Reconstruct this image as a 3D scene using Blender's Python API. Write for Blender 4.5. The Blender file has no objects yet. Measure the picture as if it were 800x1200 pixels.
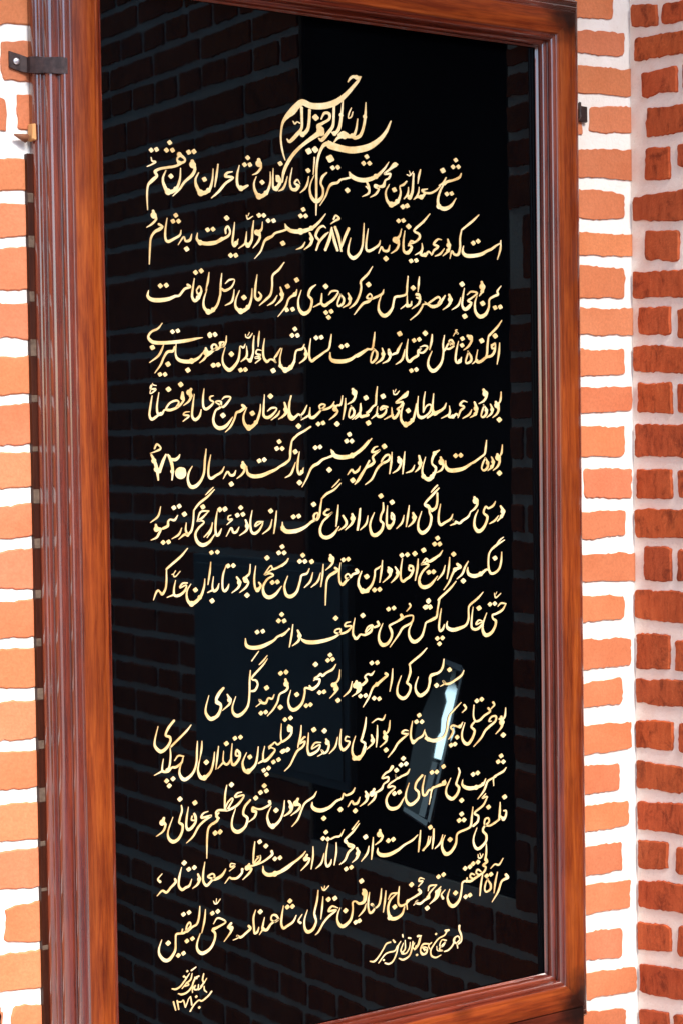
import bpy, bmesh, math, random
from mathutils import Vector, Matrix, noise

random.seed(7)
sc = bpy.context.scene
col = sc.collection

# ------------------------------------------------------------------ camera
cam_data = bpy.data.cameras.new("camera")
cam = bpy.data.objects.new("camera", cam_data)
col.objects.link(cam)
RIGHT = Vector((0.824657, -0.565454, -0.014250))
UP = Vector((0.030913, 0.019899, 0.999324))
FWD = Vector((0.564788, 0.824540, -0.033890))
m = Matrix((RIGHT, UP, -FWD)).transposed().to_4x4()
m.translation = Vector((-1.17905, -2.34429, 0.87331))
cam.matrix_world = m
cam_data.sensor_fit = 'AUTO'
cam_data.sensor_width = 36.0
cam_data.lens = 36.0 * 2200 / 1200
cam_data.shift_y = -0.00766 * 1000 / 1200
cam_data.clip_start = 0.05
cam_data.clip_end = 2000
sc.camera = cam

# ------------------------------------------------------------------ light
SUN_EL, SUN_AZ = math.radians(46), math.radians(-7)      # azimuth from the wall's normal, + is right
TO_SUN = Vector((math.sin(SUN_AZ) * math.cos(SUN_EL), -math.cos(SUN_AZ) * math.cos(SUN_EL), math.sin(SUN_EL)))
world = bpy.data.worlds.new("World")
sc.world = world
world.use_nodes = True
nt = world.node_tree
bg = nt.nodes['Background']
sky = nt.nodes.new('ShaderNodeTexSky')
sky.sky_type = 'NISHITA'
sky.sun_disc = False
sky.sun_elevation = SUN_EL
sky.sun_rotation = math.atan2(TO_SUN.x, TO_SUN.y)
nt.links.new(sky.outputs[0], bg.inputs[0])
bg.inputs[1].default_value = 0.10
sun_data = bpy.data.lights.new("sun", 'SUN')
sun_data.energy = 1.5
sun_data.angle = math.radians(25)
sun_data.color = (1.0, 0.95, 0.88)
sun = bpy.data.objects.new("sun", sun_data)
sun.rotation_euler = TO_SUN.to_track_quat('Z', 'Y').to_euler()
col.objects.link(sun)
sc.view_settings.view_transform = 'Standard'
sc.view_settings.look = 'None'
sc.view_settings.exposure = 2.25
sc.view_settings.gamma = 1.0
sc.cycles.caustics_reflective = False
sc.cycles.caustics_refractive = False

# ------------------------------------------------------------------ measured data (millimetres)
FRONT_LEFT = """-191,1479,18,1495,17,1449,-192,1430 -115,1414,17,1433,16,1372,-116,1364 -244,1328,-108,1342,-109,1298,-245,1284 -92,1345,15,1357,15,1327,-93,1299 -211,1252,14,1269,13,1231,-212,1203 -161,1192,12,1210,11,1168,-162,1151 -228,1133,11,1148,10,1091,-230,1078 -170,1063,9,1072,9,1026,-171,1014 -241,988,8,1000,7,945,-242,944 -158,927,7,937,5,874,-159,876 -229,861,5,869,4,826,-230,808 -173,791,4,798,3,751,-174,749 -244,732,2,735,1,677,-245,683 -167,664,1,667,0,613,-168,615 -238,600,0,600,-2,544,-239,548 -185,529,-2,525,-3,473,-186,476 -235,466,-3,454,-4,404,-236,415 -179,390,-5,384,-6,329,-180,344 -259,332,-6,321,-7,262,-260,282 -135,247,-8,257,-9,185,-136,201 -269,274,-150,255,-151,203,-270,223 -199,185,-9,182,-10,121,-200,142 -129,112,-11,105,-12,55,-130,64 -272,141,-143,116,-144,67,-273,93"""
FRONT_RIGHT = """729,1597,987,1623,986,1571,728,1550 630,1529,1013,1551,1012,1512,629,1495 706,1482,1034,1491,1034,1447,705,1435 641,1424,918,1421,918,1374,640,1379 936,1422,1032,1431,1031,1385,935,1381 627,1330,1041,1359,1040,1307,626,1298 716,1290,1010,1283,1010,1240,715,1229 625,1217,1034,1214,1033,1179,624,1169 705,1158,1009,1159,1008,1109,704,1102 623,1080,1033,1092,1032,1047,622,1039 720,1017,1006,1021,1006,978,720,976 621,950,1023,960,1022,919,620,908 710,893,1005,893,1004,843,709,842 915,822,1021,820,1021,771,914,774 674,827,899,822,898,774,673,781 734,757,1006,751,1006,708,733,702 616,687,1029,679,1029,631,616,652 706,619,1002,607,1001,569,705,559 614,549,1016,534,1015,488,613,491 716,458,995,467,995,425,716,424 612,407,1016,392,1015,346,611,347 710,333,987,324,986,280,709,281 610,268,1007,258,1007,216,609,211 704,196,992,189,991,142,703,141 608,140,1009,122,1008,74,607,90 697,59,988,43,988,-6,697,11 606,0,1022,-29,1021,-71,605,-51 709,-61,996,-96,995,-149,708,-110"""
RETURN = """0:34,1672,-128,1661,-127,1603,34,1618 1:6,1598,-69,1588,-69,1553,6,1559 0:-81,1585,-175,1578,-174,1549,-80,1552 0:-16,1541,-221,1526,-220,1490,-15,1504 1:-31,1480,-114,1480,-114,1438,-31,1441 0:-127,1479,-174,1477,-173,1437,-126,1438 0:-42,1420,-220,1411,-219,1369,-41,1372 1:-39,1356,-96,1351,-96,1296,-38,1302 0:-114,1352,-172,1351,-172,1311,-113,1316 0:-7,1277,-218,1278,-218,1216,-7,1238 1:-37,1218,-114,1212,-113,1162,-36,1169 0:-5,1152,-217,1141,-217,1099,-5,1108 1:-19,1092,-94,1088,-93,1042,-18,1046 0:-110,1084,-169,1082,-169,1032,-109,1036 0:2,1029,-216,1014,-215,972,3,986 1:-14,965,-95,963,-95,913,-14,915 0:-110,960,-168,960,-168,912,-110,914 0:-1,895,-214,894,-214,841,0,841 1:-10,820,-95,821,-94,772,-9,771 0:-108,820,-167,820,-166,772,-108,772 0:-1,753,-213,756,-213,708,-1,705 1:-27,688,-92,689,-92,635,-27,633 0:-107,686,-165,687,-165,637,-106,636 0:0,616,-212,621,-211,565,1,567 1:-7,542,-85,546,-85,488,-6,482 0:-99,538,-164,541,-163,488,-99,487 0:11,465,-210,475,-210,430,12,424 1:-2,394,-92,400,-91,351,-1,346 0:-106,400,-162,403,-162,354,-105,352 0:15,325,-209,333,-208,290,15,277 0:-3,255,-208,276,-208,222,-2,207 1:13,188,-77,196,-77,150,13,142 0:-97,192,-160,198,-160,153,-97,147 0:-6,120,-207,144,-206,91,-5,75 1:19,49,-83,57,-83,14,20,1 0:-99,60,-159,66,-158,18,-98,10 0:-8,-22,-206,1,-205,-52,-7,-72 1:7,-102,-76,-91,-76,-139,8,-154 0:-89,-89,-157,-83,-157,-133,-88,-143"""

TEXT = """
4316,14103,19 4355,14154,38 4405,14188,48 4478,14185,52 4552,14202,19;4552,14202,24 4492,14125,48 4417,14046,57 4269,13902,76 4094,13779,99 3892,13709,104 3664,13689,103 3510,13727,103 3410,13667,103 3330,13583,117 3226,13492,74 3154,13393,42 3124,13251,33 3122,13112,33 3147,12975,33 3186,12861,19;3488,13643,56 3491,13491,47 3483,13351,47 3403,13251,61 3275,13136,51 3228,13167,23;3629,13620,52 3617,13455,52 3587,13336,56 3501,13258,61 3431,13276,23;3336,13436,19 3366,13402,28 3406,13433,19 3456,13418,23;4065,13753,52 4056,13563,47 4036,13420,52 3942,13306,57 3840,13203,61 3784,13222,24;4222,13819,24 4192,13598,47 4151,13405,57 4071,13316,52 4006,13334,19;3831,13509,24 3890,13601,42 3976,13599,52 3974,13521,43 3859,13452,47 3781,13403,71 3823,13350,118 3870,13288,33;3828,13320,94 3656,13212,66 3484,13093,52 3342,12966,56 3227,12818,56 3155,12673,51 3133,12532,19;4636,13823,19 4621,13611,48 4583,13441,48 4522,13321,57 4419,13280,57 4375,13305,19;4482,13564,24 4450,13406,38 4390,13306,57 4244,13294,71 4128,13257,47 4055,13185,19;4129,13297,33 4216,13344,43 4294,13322,43;4368,13721,14 4329,13646,24 4310,13566,19 4366,13590,24 4396,13664,19;5096,13584,24 5012,13428,53 4876,13285,77 4666,13160,106 4401,13097,115 4198,13101,114 3996,13133,123 3925,13151,80 3853,13110,52 3779,12975,42 3739,12807,42 3730,12618,42 3726,12383,42 3715,12088,19;3955,13200,19 3982,13155,95;3702,12934,28 3675,12685,19|3732,13524,103 3601,13020,103 3715,13052,104 3982,12938,128
6437,12886,20 6396,12822,43 6274,12772,40 6158,12740,46 6105,12695,36;6138,12804,20 6081,12718,36 6001,12672,23;6085,12694,30 6021,12591,36 5973,12457,46 5996,12351,62 6100,12320,72 6226,12373,50 6328,12495,13;6022,12665,20 5938,12594,33 5834,12546,36 5731,12543,36 5674,12577,42 5773,12605,16;5731,12540,39 5658,12473,56 5576,12473,42 5508,12428,13;5613,12622,13 5598,12532,33 5556,12464,33;5644,12890,23 5612,12793,39 5590,12674,13;5511,12819,33 5498,12672,39 5482,12541,46 5434,12456,55 5394,12495,26;5410,12609,13 5394,12503,39 5322,12425,16;5384,12797,19 5439,12788,26 5505,12851,13;5430,12856,13 5445,12814,16;5377,12696,23 5315,12640,39 5248,12607,23 5263,12527,29;5259,12543,29 5252,12478,39 5200,12377,55 5089,12325,68 5004,12382,48 4982,12509,32 5048,12626,13;5203,12940,32 5159,12932,81 5068,12861,39 4956,12778,29 5066,12788,39 5045,12723,35 4975,12682,32 4940,12600,58 4864,12582,42 4795,12585,74 4847,12541,42 4793,12465,35 4693,12411,13;4632,12634,38 4666,12561,45 4664,12473,38 4546,12411,13;4617,12566,26 4656,12537,32;5045,12964,13 4948,12845,39 4807,12731,58 4628,12666,74 4472,12663,73 4355,12705,70 4314,12761,22;4375,12697,35 4258,12662,32 4161,12639,35 4102,12591,41 4006,12566,47 3947,12507,35 3888,12377,28 3782,12232,13;3913,12725,22 3835,12657,44 3805,12561,38 3842,12484,41 3830,12374,41 3734,12292,69 3649,12331,56 3608,12438,38 3625,12549,25 3688,12670,13;3701,12899,22 3678,12693,13;3593,12648,16 3568,12545,34 3520,12464,34 3438,12399,12;3440,12529,12 3391,12588,28 3343,12533,34 3408,12496,47 3360,12441,56 3286,12452,47 3260,12556,34 3304,12753,12;3218,12623,12 3185,12520,31 3137,12439,37 3062,12400,12;3057,12604,62 3093,12537,56 3026,12432,56 2971,12444,40 2966,12583,34 2976,12723,12;3030,12618,31 3038,12549,37 3084,12544,31;2924,12669,12 2917,12502,34 2851,12359,52 2731,12303,68 2660,12378,49 2643,12484,31 2685,12587,12;2732,12828,62 2740,12775,74 2766,12723,40 2701,12642,34 2619,12605,12;2534,12446,36 2428,12399,60 2364,12445,48 2361,12583,40 2399,12725,16;2281,12627,16 2199,12606,36 2164,12554,44 2291,12543,36 2162,12451,40 2044,12325,39 1928,12232,16;2045,12715,24 2014,12540,39 1984,12392,16;1963,12645,16 1944,12476,35 1884,12335,51 1758,12292,71 1685,12381,55 1671,12478,35 1723,12575,16;1624,12728,59 1636,12680,74 1662,12618,51 1616,12533,51 1490,12427,39 1409,12324,35 1300,12220,16;1431,12617,16 1416,12461,35 1353,12321,51 1230,12274,70 1159,12366,54 1145,12462,35 1196,12572,15;895,12603,15 961,12632,23 1028,12676,35 978,12686,27 961,12734,15;1423,12807,54 1496,12758,39 1495,12715,35 1416,12690,47 1377,12740,31 1423,12801,35;1484,12709,35 1348,12641,39 1214,12612,39 1092,12584,39 1021,12540,50 1046,12484,46 968,12411,54 905,12340,35 887,12195,31 892,12003,15|6327,13086,76 6273,12978,76 6378,12986,76 6145,12550,76 6239,12564,76 6071,12907,92 5295,12302,81 5377,12323,81 5139,12551,84 4634,13014,77 4574,12911,77 4682,12919,77 4019,12804,76 4112,12818,76 4274,12488,86 3581,12734,78 3097,12801,78 2780,12509,77 2542,12845,74 2486,12742,73 2576,12748,74 1814,12487,79 1565,12851,78 1651,12867,78 1272,12494,78 1261,12963,74 1208,12853,74 1304,12860,74 965,12835,73 1049,12851,73
7215,11885,17 7202,11741,37 7141,11580,13;7203,11839,20 7112,11796,34 7024,11741,44 6927,11703,47 6808,11648,60 6636,11615,67 6509,11618,67 6446,11673,47 6465,11765,13;6778,12264,17 6645,12157,40 6441,12018,30;6430,12012,23 6397,11870,36 6395,11737,40 6357,11628,46 6277,11624,40 6232,11667,40 6192,11554,13;6155,11850,30 6179,11760,59 6163,11677,46 6057,11590,13;6086,11706,13 6005,11620,36 5901,11578,13;6034,11840,13 5957,11840,33 5883,11763,43 5966,11730,36 5882,11664,36 5835,11588,16;5871,11647,23 5840,11605,30 5778,11643,33 5716,11591,49 5630,11595,49 5660,11687,36 5653,11765,13;5639,11637,36 5521,11582,13;5814,12226,16 5683,12096,39 5509,11957,39 5598,11904,42 5607,11844,42 5514,11774,29 5408,11740,36 5456,11697,42 5389,11612,62 5309,11630,45 5301,11767,36 5330,11939,13;5391,11715,20 5443,11790,29 5514,11778,29;5268,11968,13 5232,11861,36 5160,11793,71 5190,11778,65 5209,11722,42 5168,11648,36 5067,11586,13;5043,11706,16 5007,11624,42 4927,11620,39 4888,11670,35 4831,11576,13;4866,11771,13 4839,11705,35 4749,11644,39 4650,11603,48 4601,11638,38 4613,11782,32 4645,11936,13;4570,12012,16 4555,11827,35 4533,11666,35 4472,11552,45 4364,11483,64 4281,11543,48 4279,11639,32 4324,11781,13;4052,11926,48 4107,11789,54 4152,11577,29;4288,11917,48 4223,11795,48 4149,11633,35;3990,11918,28 3953,11766,54 3870,11585,47;3994,11902,22 4030,11738,54 4085,11590,44;3972,11972,13 4054,12024,32 4122,12062,41 4065,12103,28 4025,12046,32;3706,11573,31 3761,11693,38 3858,11792,41 3928,11846,16;3762,11717,41 3702,11785,44 3755,11890,41 3832,11933,35 3883,11907,13;3597,11819,35 3633,11734,53 3599,11646,41 3494,11571,13;3510,11681,13 3458,11608,34 3354,11564,12;3883,12117,13 3767,11992,38 3632,11891,53 3443,11834,72 3275,11833,65 3192,11876,56 3165,11929,16;3229,11867,37 3126,11826,34 2996,11788,34 2940,11739,40 2866,11704,53 2810,11663,37 2772,11584,31 2734,11505,28 2634,11401,12;2777,11939,12 2759,11830,34 2685,11780,62 2712,11766,55 2729,11713,40 2691,11642,34 2608,11552,12;2626,11946,18 2604,11807,37 2588,11668,40 2527,11588,55 2492,11625,31;2504,11783,12 2487,11647,37 2464,11600,31 2364,11534,12;2505,12016,18 2529,11965,25 2613,12010,12;2530,12010,12 2554,12052,12;2361,11669,12 2330,11609,46 2293,11569,46 2264,11621,37 2284,11760,34 2305,11906,12;2154,11738,27 2151,11798,37 2191,11839,37 2226,11772,34 2198,11709,37 2108,11659,43 2001,11609,52 1877,11587,55;2090,11666,43 1983,11600,55 1859,11579,61 1737,11588,57 1676,11638,42 1687,11722,12;1594,11702,12 1563,11618,42 1493,11599,36 1460,11653,30 1371,11541,12;1422,11746,15 1400,11677,33 1304,11620,39 1209,11578,48 1167,11621,39 1170,11747,33 1200,11906,12;1066,11813,39 1120,11782,39 1076,11743,51 999,11701,42 938,11617,33 919,11482,33 904,11250,18;980,11990,45 995,11931,68 1023,11881,39 959,11811,33 872,11759,12|6654,11816,80 6751,11850,80 5400,12008,88 5438,11486,75 5536,11498,75 5211,12084,75 5302,12095,75 4965,11501,87 3486,12157,75 3438,12060,75 3526,12065,75 3119,11644,84 2172,11959,82 2874,11960,74 2966,11965,74 2717,12028,74 2799,12032,74 2228,11429,76 2314,11433,76 1854,11775,73 1942,11788,73 1505,11487,81 1340,11951,72 1292,11866,72 1381,11871,72
7211,11168,13 7134,11082,37 7144,11031,44 7056,10995,40 6969,10942,34 6957,10824,37 6890,10713,57 6772,10671,70 6687,10749,50 6679,10883,33 6721,10993,13;6818,11213,44 6839,11139,74 6831,11071,44 6766,10994,17;6525,11003,13 6607,11056,33 6724,11038,33 6626,10965,30 6541,10912,37 6604,10880,40 6550,10812,60 6475,10777,57 6423,10842,40 6440,10975,37 6472,11109,13;6397,10957,13 6349,10840,37 6222,10763,13;6169,10991,43 6197,10918,60 6160,10834,40 6044,10758,13;6089,10977,23 6036,10913,43 5972,10837,46 5847,10800,56 5765,10839,36 5849,10899,33 5953,10952,36 5994,10912,33 5952,10853,33;5694,10870,13 5765,10823,39;5766,10842,36 5662,10828,26 5641,10786,33 5558,10686,29 5413,10584,13;5595,11251,16 5581,11144,39 5565,11016,13;5538,10979,49 5583,10972,49 5602,10908,43 5570,10833,36 5447,10756,13;5541,10930,33 5582,10915,33;5442,10870,13 5427,10813,42 5366,10803,46 5357,10876,29 5359,10982,13;5361,10830,33 5234,10750,13;5380,11251,20 5361,11104,36 5343,10981,36 5257,10946,36 5136,10926,42 5105,10868,36 5073,10754,42 4991,10662,58 4901,10639,65 4823,10714,48 4825,10827,29 4870,10938,13;4918,11032,13 4887,10966,39 4776,10914,39 4677,10884,35 4602,10901,32 4659,10959,26 4697,10912,29 4637,10846,48 4538,10811,42 4458,10736,32 4369,10638,13;4715,11370,13 4624,11254,35 4509,11157,38 4488,11105,32;4496,11137,32 4498,11025,35 4451,10896,38 4381,10798,38 4283,10731,13;4263,10954,25 4299,10875,48 4274,10795,38 4166,10739,13;4122,10936,22 4182,10872,41 4168,10800,41 4099,10758,35 4071,10789,25 4101,10869,32 4131,10934,22;3916,10919,13 3978,10976,32 4089,10972,25 4014,10866,41 3917,10800,44 3840,10758,54 3784,10796,41 3789,10875,32 3797,10938,13;3784,10796,35 3640,10729,13;3689,11061,16 3597,10995,44 3558,10899,41 3613,10838,47 3602,10743,41 3554,10664,53 3459,10630,66 3385,10706,47 3378,10831,28 3431,10970,13;3356,10979,13 3323,10907,47 3257,10874,37 3201,10825,31 3162,10731,31 3086,10643,19 3018,10574,12;3068,11000,28 3098,10900,53 3080,10822,40 2977,10733,12;3011,10882,12 2941,10786,34 2839,10729,12;3140,11368,16 3042,11255,37 2937,11166,34 2927,11018,34 2897,10893,37 2813,10813,37 2702,10727,12;2696,10918,25 2735,10865,40 2685,10809,52 2631,10854,40 2643,11008,37 2672,11171,12;2583,10968,12 2567,10821,34 2511,10696,49 2392,10635,64 2303,10691,46 2305,10798,28 2367,10930,12;2280,10942,12 2261,10827,34 2224,10757,34 2125,10710,12;2131,11021,12 2203,11077,31 2288,11080,18 2237,10979,31 2129,10922,40 2073,10943,40;2077,11164,15 2057,11018,33 2048,10866,37;2048,10866,34 2001,10727,37 1929,10642,49 1849,10612,61 1775,10675,45 1773,10781,30 1829,10934,12;1867,11171,15 1845,11041,36 1808,10911,12;1654,10913,21 1707,10968,33 1735,10901,36 1687,10809,48 1625,10762,51 1582,10821,39 1598,10942,33 1624,11078,12;1654,10913,21 1674,10861,30 1723,10878,27;1512,10984,39 1554,10955,39 1463,10922,39 1375,10829,36 1306,10815,42 1202,10774,57 1048,10751,66 929,10758,62 871,10805,48 885,10883,12|7080,10819,81 7184,10834,81 6828,10879,90 6469,10668,90 6422,11166,90 5472,11075,85 4635,11097,87 3864,11043,85 3861,10656,76 3957,10675,76 3908,10586,76 3351,11119,81 3189,11020,81 3170,10676,75 3273,10687,75 2441,10833,83 1645,11162,75 1738,11188,76 1072,10953,75 1168,10964,75
7167,10265,17 7148,10104,41 7110,9928,17;7214,10620,17 7114,10508,37 6957,10379,40;6943,10370,27 6920,10235,40 6909,10100,40 6891,10050,37;7023,10228,44 7078,10255,24 7061,10136,44 6999,10060,44 6891,10033,44 6793,9973,50 6718,9955,50 6687,9997,33 6721,10148,13;7002,10228,34 7012,10178,37 7070,10179,27;6708,9989,37 6611,9926,13;6524,10125,20 6587,10037,43 6579,9970,43 6504,9936,37 6479,9961,27 6506,10044,33 6539,10115,20;6528,10362,50 6585,10338,63 6599,10288,43 6540,10203,37 6444,10140,13;6396,10026,17 6367,9968,47 6310,9942,43 6277,9991,40 6296,10125,37 6340,10275,13;6241,10356,13 6283,10407,20 6332,10391,30 6284,10440,23 6318,10454,13;6244,10198,33 6160,10156,36 6097,10163,30 6151,10238,33 6245,10232,33 6204,10289,40 6151,10271,23 6182,10214,23;6097,10168,36 6055,10121,36;6065,10361,17 6036,10220,36 6040,10087,36 6000,9938,43 5894,9830,59 5811,9813,66 5746,9886,49 5752,9985,33 5820,10114,13;5830,10372,16 5814,10265,39 5771,10136,16;5824,10372,16 5808,10249,39 5775,10136,16;5590,10171,13 5683,10197,30 5734,10168,33 5651,10090,36 5569,10097,26 5611,10147,20 5549,10113,33 5548,10047,43 5455,9997,43 5383,9950,52 5333,10004,42 5335,10142,36 5364,10289,13;5301,10133,13 5273,10035,36 5231,9962,36 5129,9903,13;5245,10230,13 5173,10123,46 5152,10082,42 5081,10057,32 5031,10048,29 4998,10121,42 5011,10064,71 5021,10016,42 4980,9958,36 4879,9915,13;4873,10143,23 4897,10054,49 4860,9973,42 4750,9907,13;4724,10132,19 4778,10069,42 4761,9988,42 4691,9926,35 4657,9946,26 4683,10051,32 4727,10119,19;4740,10382,16 4722,10261,35 4688,10132,35 4605,10122,32 4525,10073,35 4427,10019,42 4368,10015,38;4605,10130,29 4486,10072,35 4387,10023,42 4289,9966,54 4153,9935,67 3998,9938,67 3932,9977,48 3927,10064,16;3955,10334,16 3936,10230,35 3905,10119,32 3828,10070,32 3751,10022,38 3655,9965,44 3597,9933,44 3557,9988,38 3559,10113,31 3584,10263,13;3478,10128,25 3505,10034,50 3475,9963,38 3380,9897,13;3470,10178,13 3431,10111,38 3337,10086,31 3307,10031,31 3287,9929,38 3220,9834,53 3135,9795,62;3296,9921,31 3229,9835,53 3135,9795,62 3053,9856,44 3040,9965,28 3080,10113,12;3054,10113,16 2982,10011,37 2944,9964,22 2971,9902,22 2925,9940,34 2870,9947,28 2815,9915,47 2761,9977,40 2754,10100,34 2781,10248,12;2695,10354,15 2678,10238,34 2669,10130,15;2726,10077,12 2653,10083,22 2634,10029,28 2707,10007,31 2615,9967,31 2706,9960,28 2617,9890,15;2603,10286,15 2586,10159,34 2580,10036,34 2532,9927,46 2479,9950,28;2473,10134,12 2470,9988,40 2370,9907,12;2458,10303,15 2466,10265,22 2520,10258,25 2576,10321,12;2498,10289,12 2527,10335,12;2452,10165,12 2418,10110,31 2365,10132,18 2354,10048,31 2325,9925,40 2233,9816,52 2161,9788,61 2082,9861,43 2067,9967,27 2114,10113,12;2138,10274,15 2124,10182,31 2078,10120,31 2026,10150,30 2026,10180,24 2097,10181,24 2052,10120,31 1954,10087,33 1900,10071,33 1902,10140,27 1955,10148,24 1972,10095,27 1847,10033,39;2044,10173,30 2007,10096,37 1918,10072,33 1884,10117,27 1937,10148,24 1963,10103,24 1882,10033,36 1811,9987,39;1792,10092,39 1803,10032,67 1793,9979,39 1757,9933,33 1686,9883,12;1745,10031,15 1670,9954,39 1564,9908,60 1443,9899,60 1340,9927,51 1298,10002,30 1310,10152,15;1742,10243,9 1640,10226,33 1501,10198,51 1327,10175,54 1104,10156,54 951,10161,57 881,10204,48 869,10248,36 920,10309,33 1023,10356,30 1093,10432,12;1283,10107,21 1256,10046,42 1170,10030,42 1109,9954,33 1056,9849,30 960,9732,12;1112,10141,12 1077,10058,33 1015,9968,33 878,9877,12|7073,10373,91 6798,10292,91 6415,10318,77 6407,10213,77 5690,10386,89 5474,10272,75 5572,10290,75 5415,9809,75 5509,9826,75 5203,10368,88 4127,10154,76 4219,10175,77 3679,10276,76 3771,10286,76 3308,10399,75 3256,10304,75 3350,10306,75 2919,9785,84 2214,10015,83 2364,9787,74 2445,9795,74 1914,9851,73 1988,9860,73 1861,10291,70 1944,10293,70 1860,10271,70 1949,10288,70 1905,9851,73 1994,9860,73 1492,9778,81 928,10089,80 1172,9858,81 1253,10316,69 1339,10330,69 1041,9714,69 1121,9715,69
7186,9488,20 7174,9378,37 7145,9318,30 7075,9293,41;7075,9327,44 7107,9276,68 7128,9208,47 7094,9141,37 7007,9082,14;6966,9293,24 7004,9209,47 6975,9141,37 6888,9083,13;6826,9285,20 6885,9200,44 6867,9125,44 6808,9091,37 6776,9117,27 6803,9201,34 6837,9276,20;6829,9520,50 6872,9461,71 6882,9411,44 6827,9344,37 6730,9302,13;6644,9327,34 6681,9226,60 6663,9142,44 6555,9084,13;6589,9210,13 6535,9134,37 6406,9073,13;6499,9327,13 6421,9343,30 6357,9285,40 6441,9252,33 6366,9193,37 6312,9085,17;6355,9193,20 6322,9110,30 6281,9144,33 6217,9102,47 6133,9103,46 6155,9177,37 6146,9269,13;6144,9136,37 5986,9075,13;6084,9310,17 6041,9236,40 5925,9170,43 5852,9137,46 5812,9195,40 5824,9327,33 5843,9458,13;5821,9145,36 5717,9088,36;5636,9170,20 5695,9261,25 5757,9290,30 5794,9261,33 5764,9178,33 5687,9116,36 5594,9088,56 5533,9130,46 5524,9245,36 5544,9417,13;5678,9483,16 5649,9343,33 5640,9179,30;5836,9450,13 5819,9244,36 5832,9178,40 5784,9137,23;5967,9203,26 5884,9170,36 5832,9178,33;5505,9302,13 5482,9179,36 5429,9048,49 5306,8984,65 5216,9049,46 5218,9180,33 5271,9310,13;5345,9486,33 5303,9433,75 5211,9383,39 5120,9318,29 5241,9326,39 5209,9261,36 5138,9221,26 5178,9196,39 5137,9123,46 5075,9083,49 5046,9132,42 5038,9245,13;5056,9131,36 4895,9064,13;5068,9505,16 5081,9448,23 5132,9448,23 5183,9497,13;5096,9481,13 5123,9522,10;4958,9253,32 4868,9262,32 4827,9213,32 4928,9237,26 4916,9164,39 4826,9108,49 4757,9133,39 4773,9262,13;4767,9149,36 4657,9077,13;4772,9560,16 4751,9423,36 4739,9294,36 4689,9262,32 4619,9189,45 4569,9165,29 4598,9133,39 4519,9117,48 4460,9110,45 4448,9182,32 4454,9302,13;4451,9134,35 4352,9070,13;4287,9270,19 4338,9198,42 4329,9134,42 4264,9094,32 4240,9126,26 4266,9214,32 4296,9262,19;4320,9518,48 4359,9470,67 4361,9406,42 4317,9342,35 4219,9294,13;4463,9310,13 4451,9182,35 4303,9067,13;4186,9382,16 4176,9246,38 4134,9068,16;4134,9422,16 4103,9294,35 4045,9278,29 3996,9255,41;3987,9271,41 4005,9223,57 4043,9191,38 4004,9135,35 3897,9064,13;3988,9334,13 3948,9271,35 3871,9231,38 3756,9215,32 3718,9263,28 3767,9295,32 3824,9279,25 3756,9215,32 3678,9144,41 3602,9097,51 3545,9121,44 3557,9247,13;3549,9137,38 3393,9062,13;3501,9279,16 3442,9177,38 3385,9122,22 3412,9082,22 3357,9146,31 3300,9114,41 3234,9075,50 3179,9123,41 3191,9264,34 3216,9420,13;3108,9318,31 3134,9217,53 3115,9154,41 3058,9095,16;3108,9287,16 3143,9201,53 3105,9139,41 3002,9077,12;3231,9420,16 3188,9295,34 3198,9154,41 3263,9091,41;3023,9201,12 2985,9139,34 2873,9065,12;2811,9194,12 2885,9241,34 2971,9233,22 2911,9155,37 2818,9101,50 2745,9132,43 2748,9264,34 2764,9435,12;2693,9295,12 2682,9187,34 2616,9032,46 2496,8956,65 2416,9018,49 2403,9126,31 2460,9249,12;2385,9280,43 2420,9249,52 2347,9195,43 2284,9172,37 2246,9080,31 2181,8973,31 2094,8897,12;2046,9364,12 2100,9402,31 2189,9395,25 2143,9326,34 2062,9257,37 1992,9295,27 1939,9326,21 1966,9341,21 2028,9326,37 2009,9250,37 1937,9204,30 1896,9082,40 1924,8991,52 2003,8952,61 2110,8989,49 2220,9111,12;1906,9417,12 1852,9402,27 1851,9356,30 1904,9326,27 1850,9265,37 1779,9227,46 1735,9265,39 1732,9387,33 1752,9516,12;1699,9220,15 1671,9129,39 1600,9076,48 1549,9129,39 1561,9265,33 1590,9439,12;1507,9190,12 1437,9182,21 1411,9145,27 1497,9129,30 1400,9054,15;1539,9507,45 1512,9462,60 1537,9416,45 1501,9341,33 1413,9278,12;1400,9461,39 1398,9386,72 1415,9356,39 1362,9288,33 1292,9243,39 1188,9213,42 1129,9228,30 1190,9311,30 1294,9348,33 1336,9318,27 1292,9251,33;1171,9221,33 1103,9213,27 1059,9161,42 999,9161,39 984,9266,33 1019,9460,12;1042,9176,30 964,9117,39 896,9087,45 863,9147,36 883,9281,33 911,9415,15;982,9557,12 906,9564,21 888,9512,27 972,9505,30 878,9445,15 923,9587,12|7136,9048,91 5346,9196,85 4875,9415,87 4557,9391,87 4596,9012,87 4030,9000,86 3345,8973,85 3695,9002,73 3781,9017,73 2864,9411,84 2551,9164,83 2056,9135,83 1371,9574,81 1173,9506,81
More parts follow.
